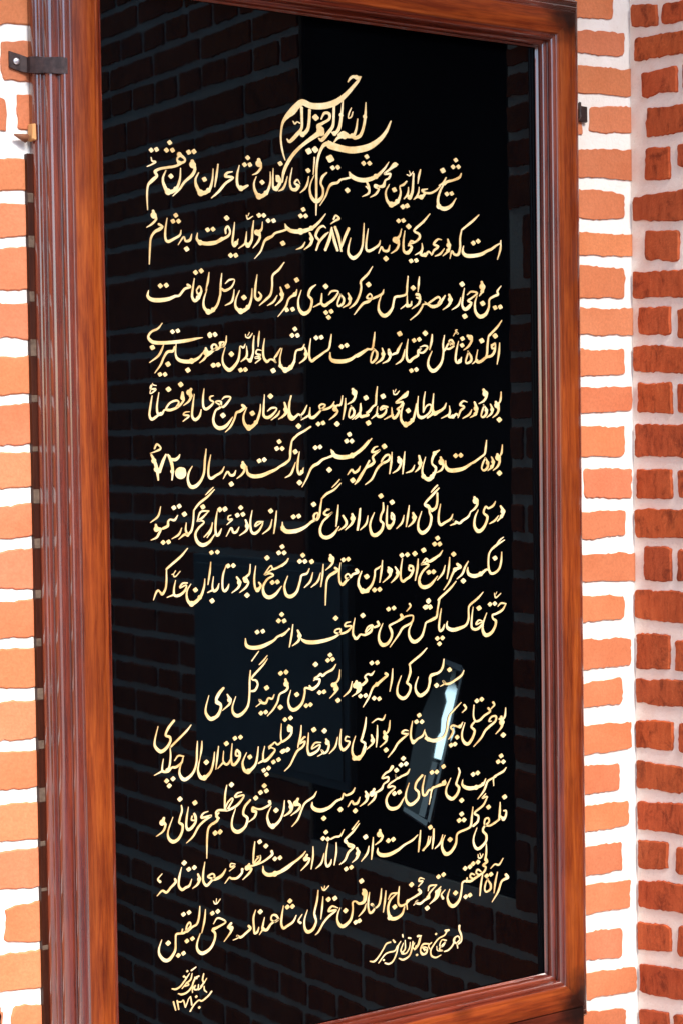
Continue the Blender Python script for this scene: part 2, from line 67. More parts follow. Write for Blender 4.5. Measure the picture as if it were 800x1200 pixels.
7200,8649,17 7183,8531,37 7150,8480,30 7095,8464,41;7096,8498,44 7117,8447,71 7137,8379,47 7093,8303,37 7005,8246,14;6976,8458,24 7013,8381,47 6984,8306,44 6897,8245,13;6846,8451,24 6899,8366,44 6887,8291,44 6821,8250,37 6774,8284,27 6801,8368,34 6850,8443,24;6878,8724,17 6859,8603,40 6836,8511,34 6760,8461,34 6630,8388,40 6566,8364,37 6437,8299,57 6310,8269,70 6141,8264,70 6062,8323,53 6060,8415,17;5966,8466,43 5986,8399,73 6012,8341,43 5974,8275,36 5873,8233,13;5941,8582,17 5853,8534,50 5800,8444,43 5799,8370,33 5866,8311,46 5848,8236,43 5795,8172,53 5712,8132,66;5817,8237,23 5795,8172,56 5722,8132,69 5631,8183,53 5605,8291,33 5670,8479,13;5547,8498,39 5572,8390,56 5550,8317,43 5468,8253,13;5459,8360,13 5407,8279,36 5294,8242,13;5275,8567,16 5252,8412,39 5229,8230,20;5156,8479,49 5186,8430,65 5195,8381,42 5143,8300,36 5042,8244,13;5031,8563,16 5014,8400,39 4981,8238,20;4864,8387,13 4834,8428,29 4916,8516,36 4986,8515,32 4965,8442,39 4834,8387,42 4743,8308,36 4651,8165,32 4527,8081,13;4768,8656,13 4709,8640,29 4658,8576,39 4727,8575,32 4807,8598,26 4677,8503,36 4695,8422,45 4635,8375,48 4545,8336,39 4495,8265,32 4414,8154,29 4335,8092,16;4657,8778,16 4541,8667,39 4422,8580,45 4343,8549,48;4602,8746,29 4462,8619,42 4303,8526,61 4128,8500,73 3993,8522,73 3946,8579,57 3921,8619,16;3955,8531,41 3858,8501,32 3762,8471,38 3684,8417,47 3608,8386,47 3550,8332,35 3482,8207,28 3394,8075,13;4606,8440,32 4535,8337,29 4435,8218,29 4335,8092,13;4438,8363,13 4397,8299,42 4328,8268,39 4280,8310,35 4205,8239,13;3424,8358,13 3398,8296,44 3351,8265,41 3320,8321,35 3326,8447,38 3357,8596,13;3284,8440,13 3240,8338,35 3191,8261,34 3101,8219,13;3561,8963,28 3447,8901,35 3333,8847,38 3242,8770,31 3219,8731,25 3194,8606,34 3186,8496,34 3120,8435,41 3045,8397,38;3276,8816,22 3234,8770,22 3208,8653,31 3186,8496,34 3120,8443,34 3008,8382,37 2942,8344,41 2840,8307,53 2693,8259,62 2547,8252,62 2457,8300,46 2444,8401,15;2378,8456,43 2395,8402,65 2403,8340,40 2357,8279,34 2275,8225,12;2259,8343,12 2226,8282,43 2168,8275,37 2116,8323,34 2046,8228,12;2067,8400,12 2018,8325,34 1919,8273,37 1848,8237,46 1804,8276,37 1807,8413,34 1845,8572,12;1771,8657,15 1747,8490,36 1729,8323,36 1671,8203,43 1582,8129,58 1504,8131,58 1462,8223,39 1481,8328,30 1539,8418,12;1367,8396,12 1395,8360,60 1365,8323,127 1325,8294,60 1364,8255,12;1150,8583,33 1183,8530,42 1260,8514,51 1312,8543,42 1339,8585,15;1167,8560,45 1207,8454,54 1219,8349,45 1206,8229,21;883,8587,33 927,8504,54 967,8384,57 986,8234,27;1116,8588,30 1063,8487,51 1009,8353,54;869,8610,12 938,8631,21 1015,8660,33 1032,8690,27 974,8735,33 935,8676,27|7128,8201,91 6254,8491,80 6355,8496,80 4888,8654,88 4246,8843,77 4194,8743,77 4288,8742,77 3637,8652,73 3721,8661,73 3880,8318,86 3349,8140,85 4297,8152,87 3282,8597,82 3005,8749,75 2961,8648,75 3053,8647,75 2656,8474,74 2743,8488,75 2178,8148,80
7149,7675,37 7202,7588,61 7168,7513,44 7080,7440,20;7103,7524,14 7026,7450,37 6917,7403,14;7046,7754,14 6997,7688,37 6899,7649,34 6845,7676,34 6801,7584,37 6875,7514,47 6841,7406,44 6764,7316,57 6678,7297,67 6615,7380,50 6628,7514,34 6694,7630,13;6622,7826,47 6653,7774,74 6674,7715,44 6619,7649,37 6533,7602,17;6537,7598,20 6489,7528,37 6382,7473,40 6318,7433,40 6244,7461,37 6192,7496,30 6244,7444,40 6138,7406,17;6187,7580,13 6140,7506,37 6024,7452,40 5950,7422,50 5909,7473,43 5911,7589,36 5949,7745,13;5901,8037,13 5824,7981,26 5771,7933,17;5924,7995,17 5801,7890,36 5676,7795,36;5881,7913,20 5883,7789,36 5856,7690,43 5777,7643,40;5895,7921,20 5887,7789,36 5850,7690,43 5767,7668,40 5716,7728,33 5644,7746,33;5891,8045,13 5834,7997,23 5771,7941,13;5917,7995,17 5812,7907,36 5644,7755,36 5716,7695,40 5735,7611,36 5765,7544,46 5742,7429,43 5679,7349,56 5586,7311,66 5515,7372,49 5517,7487,33 5581,7641,13;5416,7622,39 5446,7555,59 5414,7482,43 5321,7415,13;5343,7739,16 5314,7576,39 5281,7420,20;5243,7595,13 5201,7482,36 5098,7394,13;5011,7635,39 5051,7585,42 5039,7488,42 4968,7425,59 4918,7460,42 4916,7590,36 4933,7752,13;5001,7603,33 5010,7546,33 5060,7536,29;4854,7795,26 4852,7689,39 4811,7610,36 4799,7529,39 4848,7478,42 4817,7382,49 4716,7313,65 4637,7332,55 4603,7439,39 4621,7535,32 4686,7654,13;4567,7610,13 4531,7490,35 4421,7401,13;4417,7720,16 4400,7559,39 4362,7400,19;4431,7727,16 4408,7559,35 4378,7399,19;4278,7644,39 4297,7579,61 4266,7500,42 4148,7411,13;4113,7625,35 4169,7535,45 4149,7472,38 4031,7404,13;4034,7788,16 4012,7621,38 3990,7470,19;3825,7738,13 3873,7729,22 3815,7715,29 3776,7669,38 3843,7642,35 3930,7687,19 3833,7611,35 3755,7550,32 3702,7441,41 3723,7345,54 3818,7309,60 3934,7352,51 4042,7468,13;4064,8170,13 4005,8116,22 3927,8054,13;4082,8114,16 3965,8021,32 3829,7961,38 3742,7892,25 3736,7868,25 3711,7758,35 3694,7647,35 3651,7586,41 3594,7595,35 3614,7666,22 3662,7680,29 3651,7601,35 3555,7557,41 3498,7520,38 3421,7475,50 3289,7433,66 3120,7424,66 3037,7466,56;3614,7674,32 3585,7635,28 3613,7587,29;3270,7426,66 3121,7432,60 3047,7489,47 3039,7568,16;2940,7736,16 2919,7580,34 2888,7409,19;2861,7613,12 2816,7490,34 2695,7408,12;2708,7588,19 2607,7583,28 2569,7523,25 2698,7580,19 2651,7481,34 2568,7422,47 2504,7455,40 2489,7595,34 2523,7757,12;2408,7621,31 2439,7535,49 2414,7467,37 2304,7401,12;2298,7525,12 2251,7457,40 2197,7452,37 2163,7515,31 2080,7398,12;2166,7699,12 2121,7685,21 2120,7639,28 2183,7637,31 2092,7564,12;2002,7513,12 1965,7446,40 1929,7416,40 1904,7479,34 1906,7616,34 1936,7768,12;1853,7603,15 1824,7482,31 1761,7393,12;1876,7419,12 1795,7330,34;2002,7513,12 1965,7446,40 1924,7417,40 1900,7479,34 1910,7616,34 1936,7768,12;1856,7595,12 1816,7497,34 1708,7401,12;1798,7773,21 1662,7762,30 1599,7627,12;1798,7773,15 1696,7685,33 1625,7642,33 1678,7640,27 1712,7608,27 1623,7535,33 1569,7446,39 1602,7338,55 1688,7289,61 1795,7330,43 1894,7441,12;1877,8109,12 1818,8062,24 1746,8003,12;1894,8075,15 1772,7972,34 1639,7884,36 1558,7796,24 1549,7766,27 1537,7629,33 1509,7509,36 1456,7451,42;1424,7618,12 1413,7513,33 1447,7436,39 1395,7453,39 1298,7389,12;1348,7546,12 1300,7457,33 1187,7398,12;1288,7729,12 1235,7663,39 1166,7673,27 1131,7644,33 1122,7584,45 1044,7549,39;934,7606,39 950,7546,60 1010,7543,39 974,7470,39 939,7426,33 854,7394,12;1016,7858,12 971,7725,33 850,7642,12|5018,7801,85 4810,7902,84 3592,7812,82 3233,7640,75 3325,7647,76 3227,7640,72 2839,7739,78 2330,7802,74 2269,7696,74 2364,7705,74 1977,7790,73 2066,7795,74 1977,7782,73 2061,7787,74 1699,7834,79 1395,7740,79 1226,7837,72 1313,7856,72 1045,7354,72 1131,7358,72
7160,6944,17 7147,6800,37 7106,6683,37 7014,6619,44 6927,6621,44 6889,6711,37 6892,6880,34 6932,6971,30 7042,7051,41 7218,7133,17;7201,7180,14 7119,7132,27 7042,7059,14;6916,6658,24 6841,6679,37 6732,6617,57 6603,6590,67 6497,6621,57 6466,6681,40 6473,6735,13;6483,6831,13 6413,6734,37 6359,6636,37 6252,6562,13;6266,6792,50 6318,6747,57 6222,6710,50 6168,6646,37 6093,6517,30 5990,6406,13;6116,6907,17 6096,6750,37 6056,6577,20;6024,6787,13 5980,6672,37 5868,6565,13;5979,7022,13 5911,6950,37 5807,6905,36 5702,6860,40 5661,6887,26;5932,6966,30 5817,6896,36 5723,6859,33 5651,6912,23 5568,6834,16;5703,6877,23 5557,6826,26 5640,6830,33 5701,6803,33 5597,6725,36 5523,6613,43 5532,6514,56 5613,6468,66 5738,6503,53 5875,6628,13;5501,6911,16 5485,6764,40 5441,6585,20;5342,6812,49 5393,6801,36 5402,6743,43 5350,6655,43 5268,6611,43 5206,6581,46 5166,6632,36 5169,6763,33 5202,6934,13;5321,6788,30 5331,6747,33 5392,6736,26;5064,6809,26 5117,6717,49 5076,6645,42 4984,6573,13;4937,6807,39 4971,6757,68 4955,6676,39 4828,6585,13;4825,6919,16 4803,6765,36 4768,6592,19;4788,6839,13 4748,6809,32 4687,6779,32 4676,6691,32 4624,6564,42 4524,6480,58 4445,6477,65 4383,6561,45 4379,6658,32 4434,6776,13;4543,6471,61 4455,6476,61 4377,6561,42 4385,6657,29 4440,6776,13;4342,6797,58 4371,6763,42 4273,6736,39 4233,6698,35 4155,6678,29 4136,6719,26 4185,6748,26 4223,6706,29 4154,6646,42 4085,6593,48 4038,6644,38 4030,6772,32 4056,6923,13;3964,6848,42 4011,6813,42 3943,6777,51 3856,6733,45 3806,6656,35 3788,6498,32 3777,6304,19;3880,7043,41 3908,6986,70 3917,6930,41 3868,6876,32 3790,6825,13;3750,6914,16 3732,6756,35 3700,6583,19;3698,6789,13 3644,6665,35 3528,6583,13;3561,6800,13 3511,6672,35 3405,6586,13;3501,6863,13 3456,6794,35 3362,6767,35 3332,6682,35 3273,6535,44 3178,6470,60 3094,6490,53 3059,6587,41 3069,6665,28 3118,6772,13;3128,7031,13 3084,6970,31 3018,6926,34;3136,7030,16 3084,6970,38 2981,6920,34 2869,6887,34 2824,6936,22 2712,6817,16;2870,6894,19 2721,6816,28 2813,6827,31 2868,6793,28 2765,6744,34 2690,6639,40 2706,6528,56 2788,6477,62 2900,6517,50 3009,6629,13;2618,6705,28 2648,6656,40 2598,6597,50 2553,6631,37 2541,6771,34 2568,6948,12;2477,6976,15 2462,6853,31 2420,6809,37 2365,6773,46;2365,6788,31 2401,6748,56 2436,6707,37 2389,6640,34 2289,6576,12;2244,6802,31 2292,6722,52 2263,6647,37 2158,6579,12;2112,6709,12 2084,6649,40 2038,6613,43 2004,6661,34 2012,6830,34 2063,6966,12;1946,6726,12 1915,6651,40 1861,6623,43 1835,6686,31 1856,6830,12;1843,6640,31 1754,6606,15;1816,7039,15 1795,6887,34 1762,6721,18;1714,6807,12 1694,6679,34 1630,6545,49 1497,6461,61 1420,6527,42 1417,6648,27 1482,6744,12;1177,6896,12 1202,6895,21 1210,6864,21 1245,6870,18 1312,6934,12;1211,6909,15 1238,6946,12;1425,6762,21 1347,6759,30 1302,6700,24 1407,6732,24 1379,6651,36 1291,6595,45 1214,6600,39 1207,6691,30 1235,6810,12;1205,6608,33 1093,6576,12;1438,7254,15 1319,7138,36 1110,6990,33 1092,6953,21 1089,6818,33 1070,6698,33 1017,6626,42 983,6658,30 950,6682,33 915,6647,30 876,6552,12|7017,6853,85 6190,6954,83 6374,6526,87 5878,7217,80 5820,7128,79 5918,7124,80 5700,6695,79 5793,6699,80 5188,6983,79 5294,6987,79 5606,7042,86 5437,6997,85 4666,6480,78 4762,6483,78 4527,6690,84 4521,6691,81 4105,6964,74 4193,6970,74 3541,6964,79 3386,7066,76 3328,6979,76 3422,6974,76 3027,7208,75 2966,7121,75 3059,7117,75 2847,6692,75 2934,6695,75 2762,7056,81 2411,6530,81 1824,6484,80 2099,6971,74 2188,6972,74 1827,7176,70 1925,7179,70 1553,6656,76
7004,6297,14 7019,6232,27 7051,6230,24 7135,6286,14;7030,6279,14 7053,6312,10;7236,6114,24 7137,6128,34 7071,6081,14;7236,6110,17 7157,6016,41 7026,5965,37 6960,5952,34 6970,5892,34 7024,5854,48 7012,5770,44 6934,5673,54 6825,5639,68 6762,5711,51 6763,5821,34 6842,5993,14;6775,5862,14 6678,5886,30 6624,5822,27 6764,5855,24 6698,5774,44 6612,5746,47 6537,5785,40 6539,5920,34 6570,6103,13;6775,6327,14 6662,6233,37 6511,6141,37 6478,6075,30 6475,5924,37 6421,5827,44 6292,5785,60 6165,5769,67 6071,5800,57 6041,5852,37 6058,5910,13;5995,5864,17 5966,5799,43 5914,5769,40 5890,5829,37 5906,5961,33 5940,6117,13;6236,6526,17 6112,6415,37 5901,6269,37 5890,6228,23 5867,6097,33 5844,5998,37 5771,5970,33 5667,5927,36;5922,6293,17 5867,6097,33 5844,5990,37 5750,5946,36 5646,5920,33 5614,5848,33 5560,5719,43 5456,5644,59 5374,5650,63 5315,5736,43 5316,5835,30 5369,5922,13;5327,6229,33 5346,6187,30 5270,6118,13;5201,6007,13 5248,6037,26 5381,6045,26 5390,5978,30 5338,5924,36 5195,5868,39 5112,5767,33 4947,5589,13;5167,6067,49 5187,6024,56 5095,5973,33 4993,5939,33 4943,5910,36 4982,5825,46 4980,5744,39 4908,5651,52 4808,5633,65 4745,5711,46 4751,5825,33 4817,5959,13;4724,5989,42 4743,5939,42 4653,5913,32 4614,5948,26 4534,5921,26 4493,5843,23 4593,5917,29 4623,5931,36 4592,5852,39 4493,5810,42 4434,5815,29 4394,5817,32 4334,5765,42 4295,5768,39;4315,5766,42 4267,5826,39 4269,5939,32 4304,6074,13;4221,6023,13 4143,6012,29 4123,5965,32 4240,5957,26 4160,5882,39 4043,5858,32 3947,5881,29 3957,5920,26 4035,5931,26 4034,5875,32 3946,5817,42 3791,5780,57 3600,5762,64 3448,5773,63 3363,5810,41 3345,5835,13;3281,5958,35 3317,5877,51 3288,5800,41 3183,5736,13;3198,6051,16 3171,5887,35 3131,5724,19;3132,6000,13 3056,5927,31 3000,5899,35;3141,5992,16 3037,5928,35 2925,5889,34 2869,5846,38 2776,5805,53 2628,5762,65 2482,5761,62 2392,5802,53 2376,5904,15;2599,5701,16 2478,5570,22|6908,6125,75 7006,6131,75 6685,6079,88 5853,5657,76 5954,5658,77 5894,5571,77 5688,6240,73 5654,6160,76 5720,6159,76 5693,6257,79 5625,6158,79 5722,6152,79 4927,6172,75 5028,6182,75 4448,6105,81 3960,6096,83 3005,6213,75 2948,6123,75 3045,6116,75 2577,5983,72 2674,5988,72
6371,5116,17 6324,5044,37 6217,4986,40 6100,4937,40 6005,4936,40 5954,4987,30 5995,4946,30 5900,4904,13;5980,5314,20 5946,5192,37 5883,5122,33 5715,5077,43 5693,4979,37 5660,4866,36;5980,5323,23 5951,5191,37 5862,5123,33 5720,5094,40 5704,4995,37 5650,4867,46 5546,4801,60 5484,4807,60 5428,4878,43 5425,4969,30 5478,5089,13;5650,5522,17 5535,5431,36 5328,5307,36 5321,5266,30 5326,5175,43 5283,5064,39 5262,5016,39 5322,4961,43 5311,4880,40 5238,4796,53 5157,4786,59 5077,4859,43 5083,4982,30 5152,5132,13;4992,5252,16 4975,5089,36 4932,4913,16;4860,5189,49 4890,5162,42 4799,5104,42 4698,5039,49 4618,4997,36 4536,4850,32 4431,4717,13;4648,5247,13 4591,5195,39 4522,5208,29 4472,5172,29 4501,5113,45 4421,5055,45 4362,5052,29;4314,5112,48 4303,5057,65 4351,5028,42 4321,4950,39;4362,5060,65 4331,5014,48 4391,5017,39 4360,4963,36 4231,4896,13;4235,5119,16 4194,4993,35 4076,4907,13;4022,5314,16 4003,5187,35 3953,5127,32 3904,5099,54;3934,5120,45 3956,5038,64 3931,4984,35 3834,4904,13;3952,5403,16 3889,5332,38 3783,5293,35 3705,5251,41 3667,5286,22 3551,5192,19;3696,5276,22 3571,5223,38 3656,5200,38 3626,5122,41 3521,5068,54 3474,5119,32;3511,5068,38 3398,5094,35 3387,5016,35 3337,4877,44 3223,4793,60 3138,4809,54 3097,4899,35 3104,4977,28 3143,5084,13;3053,5250,41 3071,5185,60 3088,5121,41 3041,5078,38 2947,5039,31 2908,4932,31 2832,4829,31 2729,4741,13;2854,5047,13 2816,4987,31 2752,5001,31 2705,4935,41 2631,4949,41 2595,4992,28 2632,4957,25 2539,4895,12;2745,5628,12 2679,5563,25 2605,5506,16;2748,5581,12 2660,5486,31 2492,5344,34 2482,5298,25 2546,5277,34 2572,5212,34 2525,5138,40 2461,5128,31;2452,5432,19 2437,5286,34 2430,5100,34 2403,4931,37 2319,4830,50 2219,4793,59 2148,4846,43 2141,4939,28 2197,5074,12;2055,5117,25 2098,5036,52 2088,4975,37 1970,4893,12;1985,5216,31 1912,5145,43 1866,5057,37 1936,4989,43 1944,4927,40 1888,4824,49 1781,4788,58;1994,5215,37 1903,5115,43 1866,5019,34 1936,4981,43 1935,4912,40 1871,4818,52 1772,4789,61 1698,4873,43 1696,4965,28 1749,5129,12|6082,5151,80 5821,4927,77 5827,4926,80 4635,4833,75 4730,4816,75 4600,5373,75 4700,5370,75 4382,4888,74 4477,4888,75 3978,4859,80 3245,5012,79 3408,4831,73 3484,4840,73 3647,5006,73 3730,5010,73 3584,5432,83 3805,5475,73 3892,5484,74 3849,5552,74 2971,5351,72 3064,5362,72 2967,5348,72 3064,5356,72 2953,4849,82 2722,5156,81 2619,4794,72 2702,4802,72
7205,4450,17 7188,4323,38 7132,4268,34 7077,4282,41;7111,4313,44 7131,4225,68 7108,4142,38 6997,4051,14;6913,4264,14 6859,4269,27 6914,4332,31 7002,4332,37 6990,4256,37 6869,4183,44 6781,4123,41 6693,4013,34 6545,3896,14;6950,4558,41 6972,4514,31 6895,4456,14;6851,4474,41 6883,4420,37 6763,4363,37 6676,4303,41 6590,4295,34 6548,4383,30 6561,4551,20;6579,4296,34 6503,4219,37 6566,4145,44 6532,4047,44 6445,3954,57 6371,3970,57 6319,4051,40 6320,4152,30 6376,4290,13;6369,4569,40 6401,4515,34 6325,4455,13;6333,4303,13 6279,4240,44 6216,4247,30 6142,4271,34 6089,4242,33 6141,4187,40 6098,4107,34 6044,4062,13;6306,4616,13 6146,4497,30 6071,4428,30 6038,4331,33 6015,4199,37 5950,4105,43 5803,4062,50 5679,4091,60 5607,4123,50;5887,4087,60 5762,4074,53 5658,4102,47 5614,4156,30 5588,4225,20;5588,4258,13 5546,4171,36 5452,4131,36 5370,4090,50 5320,4153,40 5321,4268,36 5354,4414,13;5270,4273,13 5199,4288,30 5148,4252,33 5229,4228,30 5270,4224,20 5146,4154,39 5064,4096,36 4992,4005,33 4883,3905,13;4925,4463,16 4907,4342,36 4866,4281,29 4815,4286,42;4816,4302,42 4844,4217,62 4843,4152,36 4732,4078,13;4840,4561,13 4789,4492,33 4689,4510,26 4589,4463,13;4688,4412,16 4681,4250,36 4662,4085,16;4576,4277,29 4604,4193,52 4593,4145,36 4483,4067,13;4481,4554,16 4459,4418,39 4407,4261,39 4387,4207,36 4455,4159,39 4424,4065,39 4383,3988,42 4304,3956,55;4464,4109,36 4433,4031,42 4343,3952,58 4264,3960,58 4217,4054,39 4229,4166,26 4280,4290,13;4172,4285,13 4114,4299,26 4093,4245,26 4171,4213,32 4131,4144,39 4052,4104,51 4005,4173,39 4006,4286,32 4024,4421,13;3962,4306,13 3917,4166,35 3809,4075,13;3756,4295,35 3783,4244,54 3802,4194,38 3772,4117,38 3704,4092,35 3667,4144,26 3704,4100,22 3598,4056,13;3659,4257,16 3554,4260,29 3495,4178,22 3639,4227,22 3609,4150,35 3513,4105,48 3446,4104,45 3419,4186,35 3431,4296,32 3443,4422,13;3316,4546,16 3300,4405,35 3260,4266,28 3250,4220,16;3385,4365,22 3356,4360,35 3270,4281,29 3374,4302,32 3335,4227,35 3240,4173,38 3172,4077,32 3105,3974,28 3010,3901,13;3097,4568,35 3133,4524,54 3141,4453,38 3094,4394,38 3009,4347,35 2971,4343,31 2954,4424,28 2969,4604,13;3078,4546,28 3086,4490,32 3123,4478,25;2971,4343,31 2896,4304,31 2841,4341,25 2747,4256,16;2823,4327,28 2748,4280,34 2803,4266,22 2849,4230,28 2801,4172,41 2717,4103,50 2652,4094,41 2645,4189,28 2675,4303,13;2643,4095,41 2560,4065,19;2564,4307,16 2544,4168,34 2505,4048,41 2394,3966,59 2322,3990,53 2291,4087,37 2316,4162,25 2363,4242,12;2201,4298,37 2245,4247,47 2235,4170,43 2161,4093,46 2116,4106,40 2100,4200,34 2122,4399,12;2183,4285,28 2181,4223,31 2235,4209,25;2082,4171,12 2054,4120,37 2009,4110,37 1965,4168,28 1977,4306,12;1964,4138,34 1874,4063,12;1894,4384,15 1868,4225,34 1842,4058,15;1825,4307,15 1805,4170,34 1758,4037,40 1659,3956,58 1589,3971,58 1547,4061,37 1557,4151,24 1586,4255,12;1620,4485,15 1611,4375,34 1586,4255,15;1546,4492,15 1535,4353,34 1523,4186,34 1468,4054,40 1362,3974,55 1292,3982,58 1245,4064,39 1257,4154,24 1316,4300,12;1316,4300,24 1229,4317,27 1168,4255,15;1307,4285,18 1279,4212,33 1192,4161,42 1123,4161,33 1061,4115,42 976,4124,39 968,4186,27 988,4297,12;976,4132,33 838,4082,12;1446,4736,15 1357,4646,33 1129,4471,33 1102,4444,21 1105,4322,30 1080,4173,33 1036,4140,33;1170,4824,39 1082,4734,42 1032,4633,36 1097,4596,42 1104,4535,39 1042,4450,48 947,4407,57 863,4484,45 857,4575,30 912,4766,12|7144,4019,89 6616,4614,78 6713,4630,78 6091,3965,77 6169,3974,77 6213,4079,77 5479,4493,76 5426,4398,76 5529,4388,76 4841,4021,82 3723,4426,83 3535,4461,83 3029,4661,72 3127,4675,73 2997,4199,72 3072,4215,73 2974,4193,72 3062,4208,73 2818,4057,72 2907,4082,72 2416,4174,75 2650,3953,72 2733,3975,72 2694,3886,72 2168,4472,71 2262,4478,71 2023,4410,77 1685,4176,80 1033,3981,73 1137,4000,73 1074,3908,73
7202,3490,17 7142,3437,41 7031,3398,38 6944,3357,31 6942,3229,17;6987,3369,31 6878,3338,34 6812,3303,37 6745,3175,37 6614,3054,14;6781,3358,17 6725,3279,44 6595,3243,58 6445,3244,68 6350,3280,57 6308,3327,37 6320,3394,13;6238,3588,24 6258,3519,37 6213,3406,34 6191,3341,40 6243,3276,47 6210,3187,47 6124,3122,60 6051,3139,60 5989,3213,40 6001,3312,30 6081,3446,13;5971,3433,13 5956,3385,60 5886,3359,40 5792,3345,33 5708,3330,23 5685,3182,17;5876,3369,40 5761,3340,33 5708,3297,30 5653,3086,13;5719,3312,30 5646,3304,37 5593,3243,43 5541,3250,40 5533,3367,37 5581,3544,13;5526,3551,43 5421,3463,43 5389,3367,40 5449,3302,43 5448,3211,43 5354,3139,56 5272,3133,56 5212,3206,43 5214,3321,33 5274,3463,13;5287,3677,17 5239,3616,40 5137,3586,33 5055,3562,36 5016,3616,23 5035,3557,26 4913,3497,23;5045,3555,23 4913,3497,30 4872,3444,33 4952,3451,30 5002,3420,26 4890,3343,33 4838,3251,39 4867,3149,52 4947,3103,62 5069,3124,49 5183,3259,13;4957,3746,59 4906,3694,39 4825,3662,33 4764,3596,29 4874,3599,36 4873,3542,36 4792,3502,23 4761,3440,42 4701,3407,36 4641,3389,29;4611,3441,46 4581,3380,65 4640,3381,42 4609,3295,39 4492,3214,13;4452,3428,32 4487,3358,55 4460,3280,42 4346,3216,13;4349,3355,13 4302,3275,42 4233,3267,39 4194,3312,32 4125,3236,13;4257,3507,16 4206,3440,39 4098,3413,32 4050,3443,26 4020,3374,32 3922,3345,39 3805,3271,51 3670,3239,64 3555,3261,64 3490,3317,51 3491,3381,16;3570,3531,13 3521,3465,35 3444,3427,35 3358,3381,35 3309,3308,32 3231,3158,32 3126,3064,13;3236,3459,44 3207,3399,63 3272,3360,41 3243,3300,38 3110,3229,13;3076,3447,35 3122,3362,54 3092,3287,38 2988,3236,13;3002,3464,16 2981,3316,35 2913,3183,41 2800,3110,60 2736,3142,53 2701,3241,38 2715,3318,25 2769,3405,13;3095,3445,28 3131,3361,47 3102,3285,35 2998,3235,13;2742,3479,53 2751,3439,38 2658,3403,34 2584,3389,31 2511,3406,28 2457,3428,37 2456,3381,56 2510,3359,41 2481,3284,34 2380,3226,12;2413,3543,34 2321,3460,40 2292,3355,37 2359,3284,44 2324,3171,44 2215,3107,62 2134,3133,56 2094,3208,37 2107,3316,28 2161,3449,12;2271,3676,16 2198,3669,28 2161,3619,34 2306,3626,28 2222,3519,40 2113,3462,40 1987,3447,34 2025,3543,28 2098,3604,25 2115,3578,28 2023,3450,31;2021,3807,15 1991,3671,34 1978,3456,28;1987,3447,37 1880,3460,37 1835,3427,37 1860,3331,40 1788,3278,40;1860,3339,43 1842,3303,37 1752,3268,40 1698,3205,34 1677,3046,31 1669,2793,15;1879,3421,28 1834,3381,31 1878,3344,37;1703,3466,12 1623,3446,28 1595,3387,37 1755,3398,31 1647,3343,37 1540,3264,34 1450,3138,31 1340,3057,12;1474,3456,40 1494,3408,46 1489,3332,40 1417,3257,49 1365,3248,46 1340,3305,37 1351,3426,34 1380,3567,12;1438,3430,24 1428,3378,27 1489,3362,24;1267,3604,21 1274,3527,33 1238,3425,33 1228,3365,36 1279,3320,43 1268,3223,40 1206,3132,49 1119,3105,58 1051,3167,42 1045,3267,27 1126,3454,12;980,3457,42 961,3399,64 1003,3363,39 967,3277,33 855,3216,12|7097,3690,79 7035,3603,79 7139,3591,79 6523,3458,78 6616,3470,78 6289,3073,84 5939,3646,77 5712,3580,77 5806,3577,77 5166,3855,79 5120,3761,79 5217,3767,79 4987,3335,79 5082,3345,79 5033,3688,79 4255,3159,81 3988,3211,81 3691,3116,80 2851,3340,82 2655,3725,75 2589,3634,75 2690,3647,75 2505,3563,78 2098,3805,80 1812,3144,71 1896,3149,71 1812,3136,74 1892,3142,74 1486,3616,79 1243,3698,79
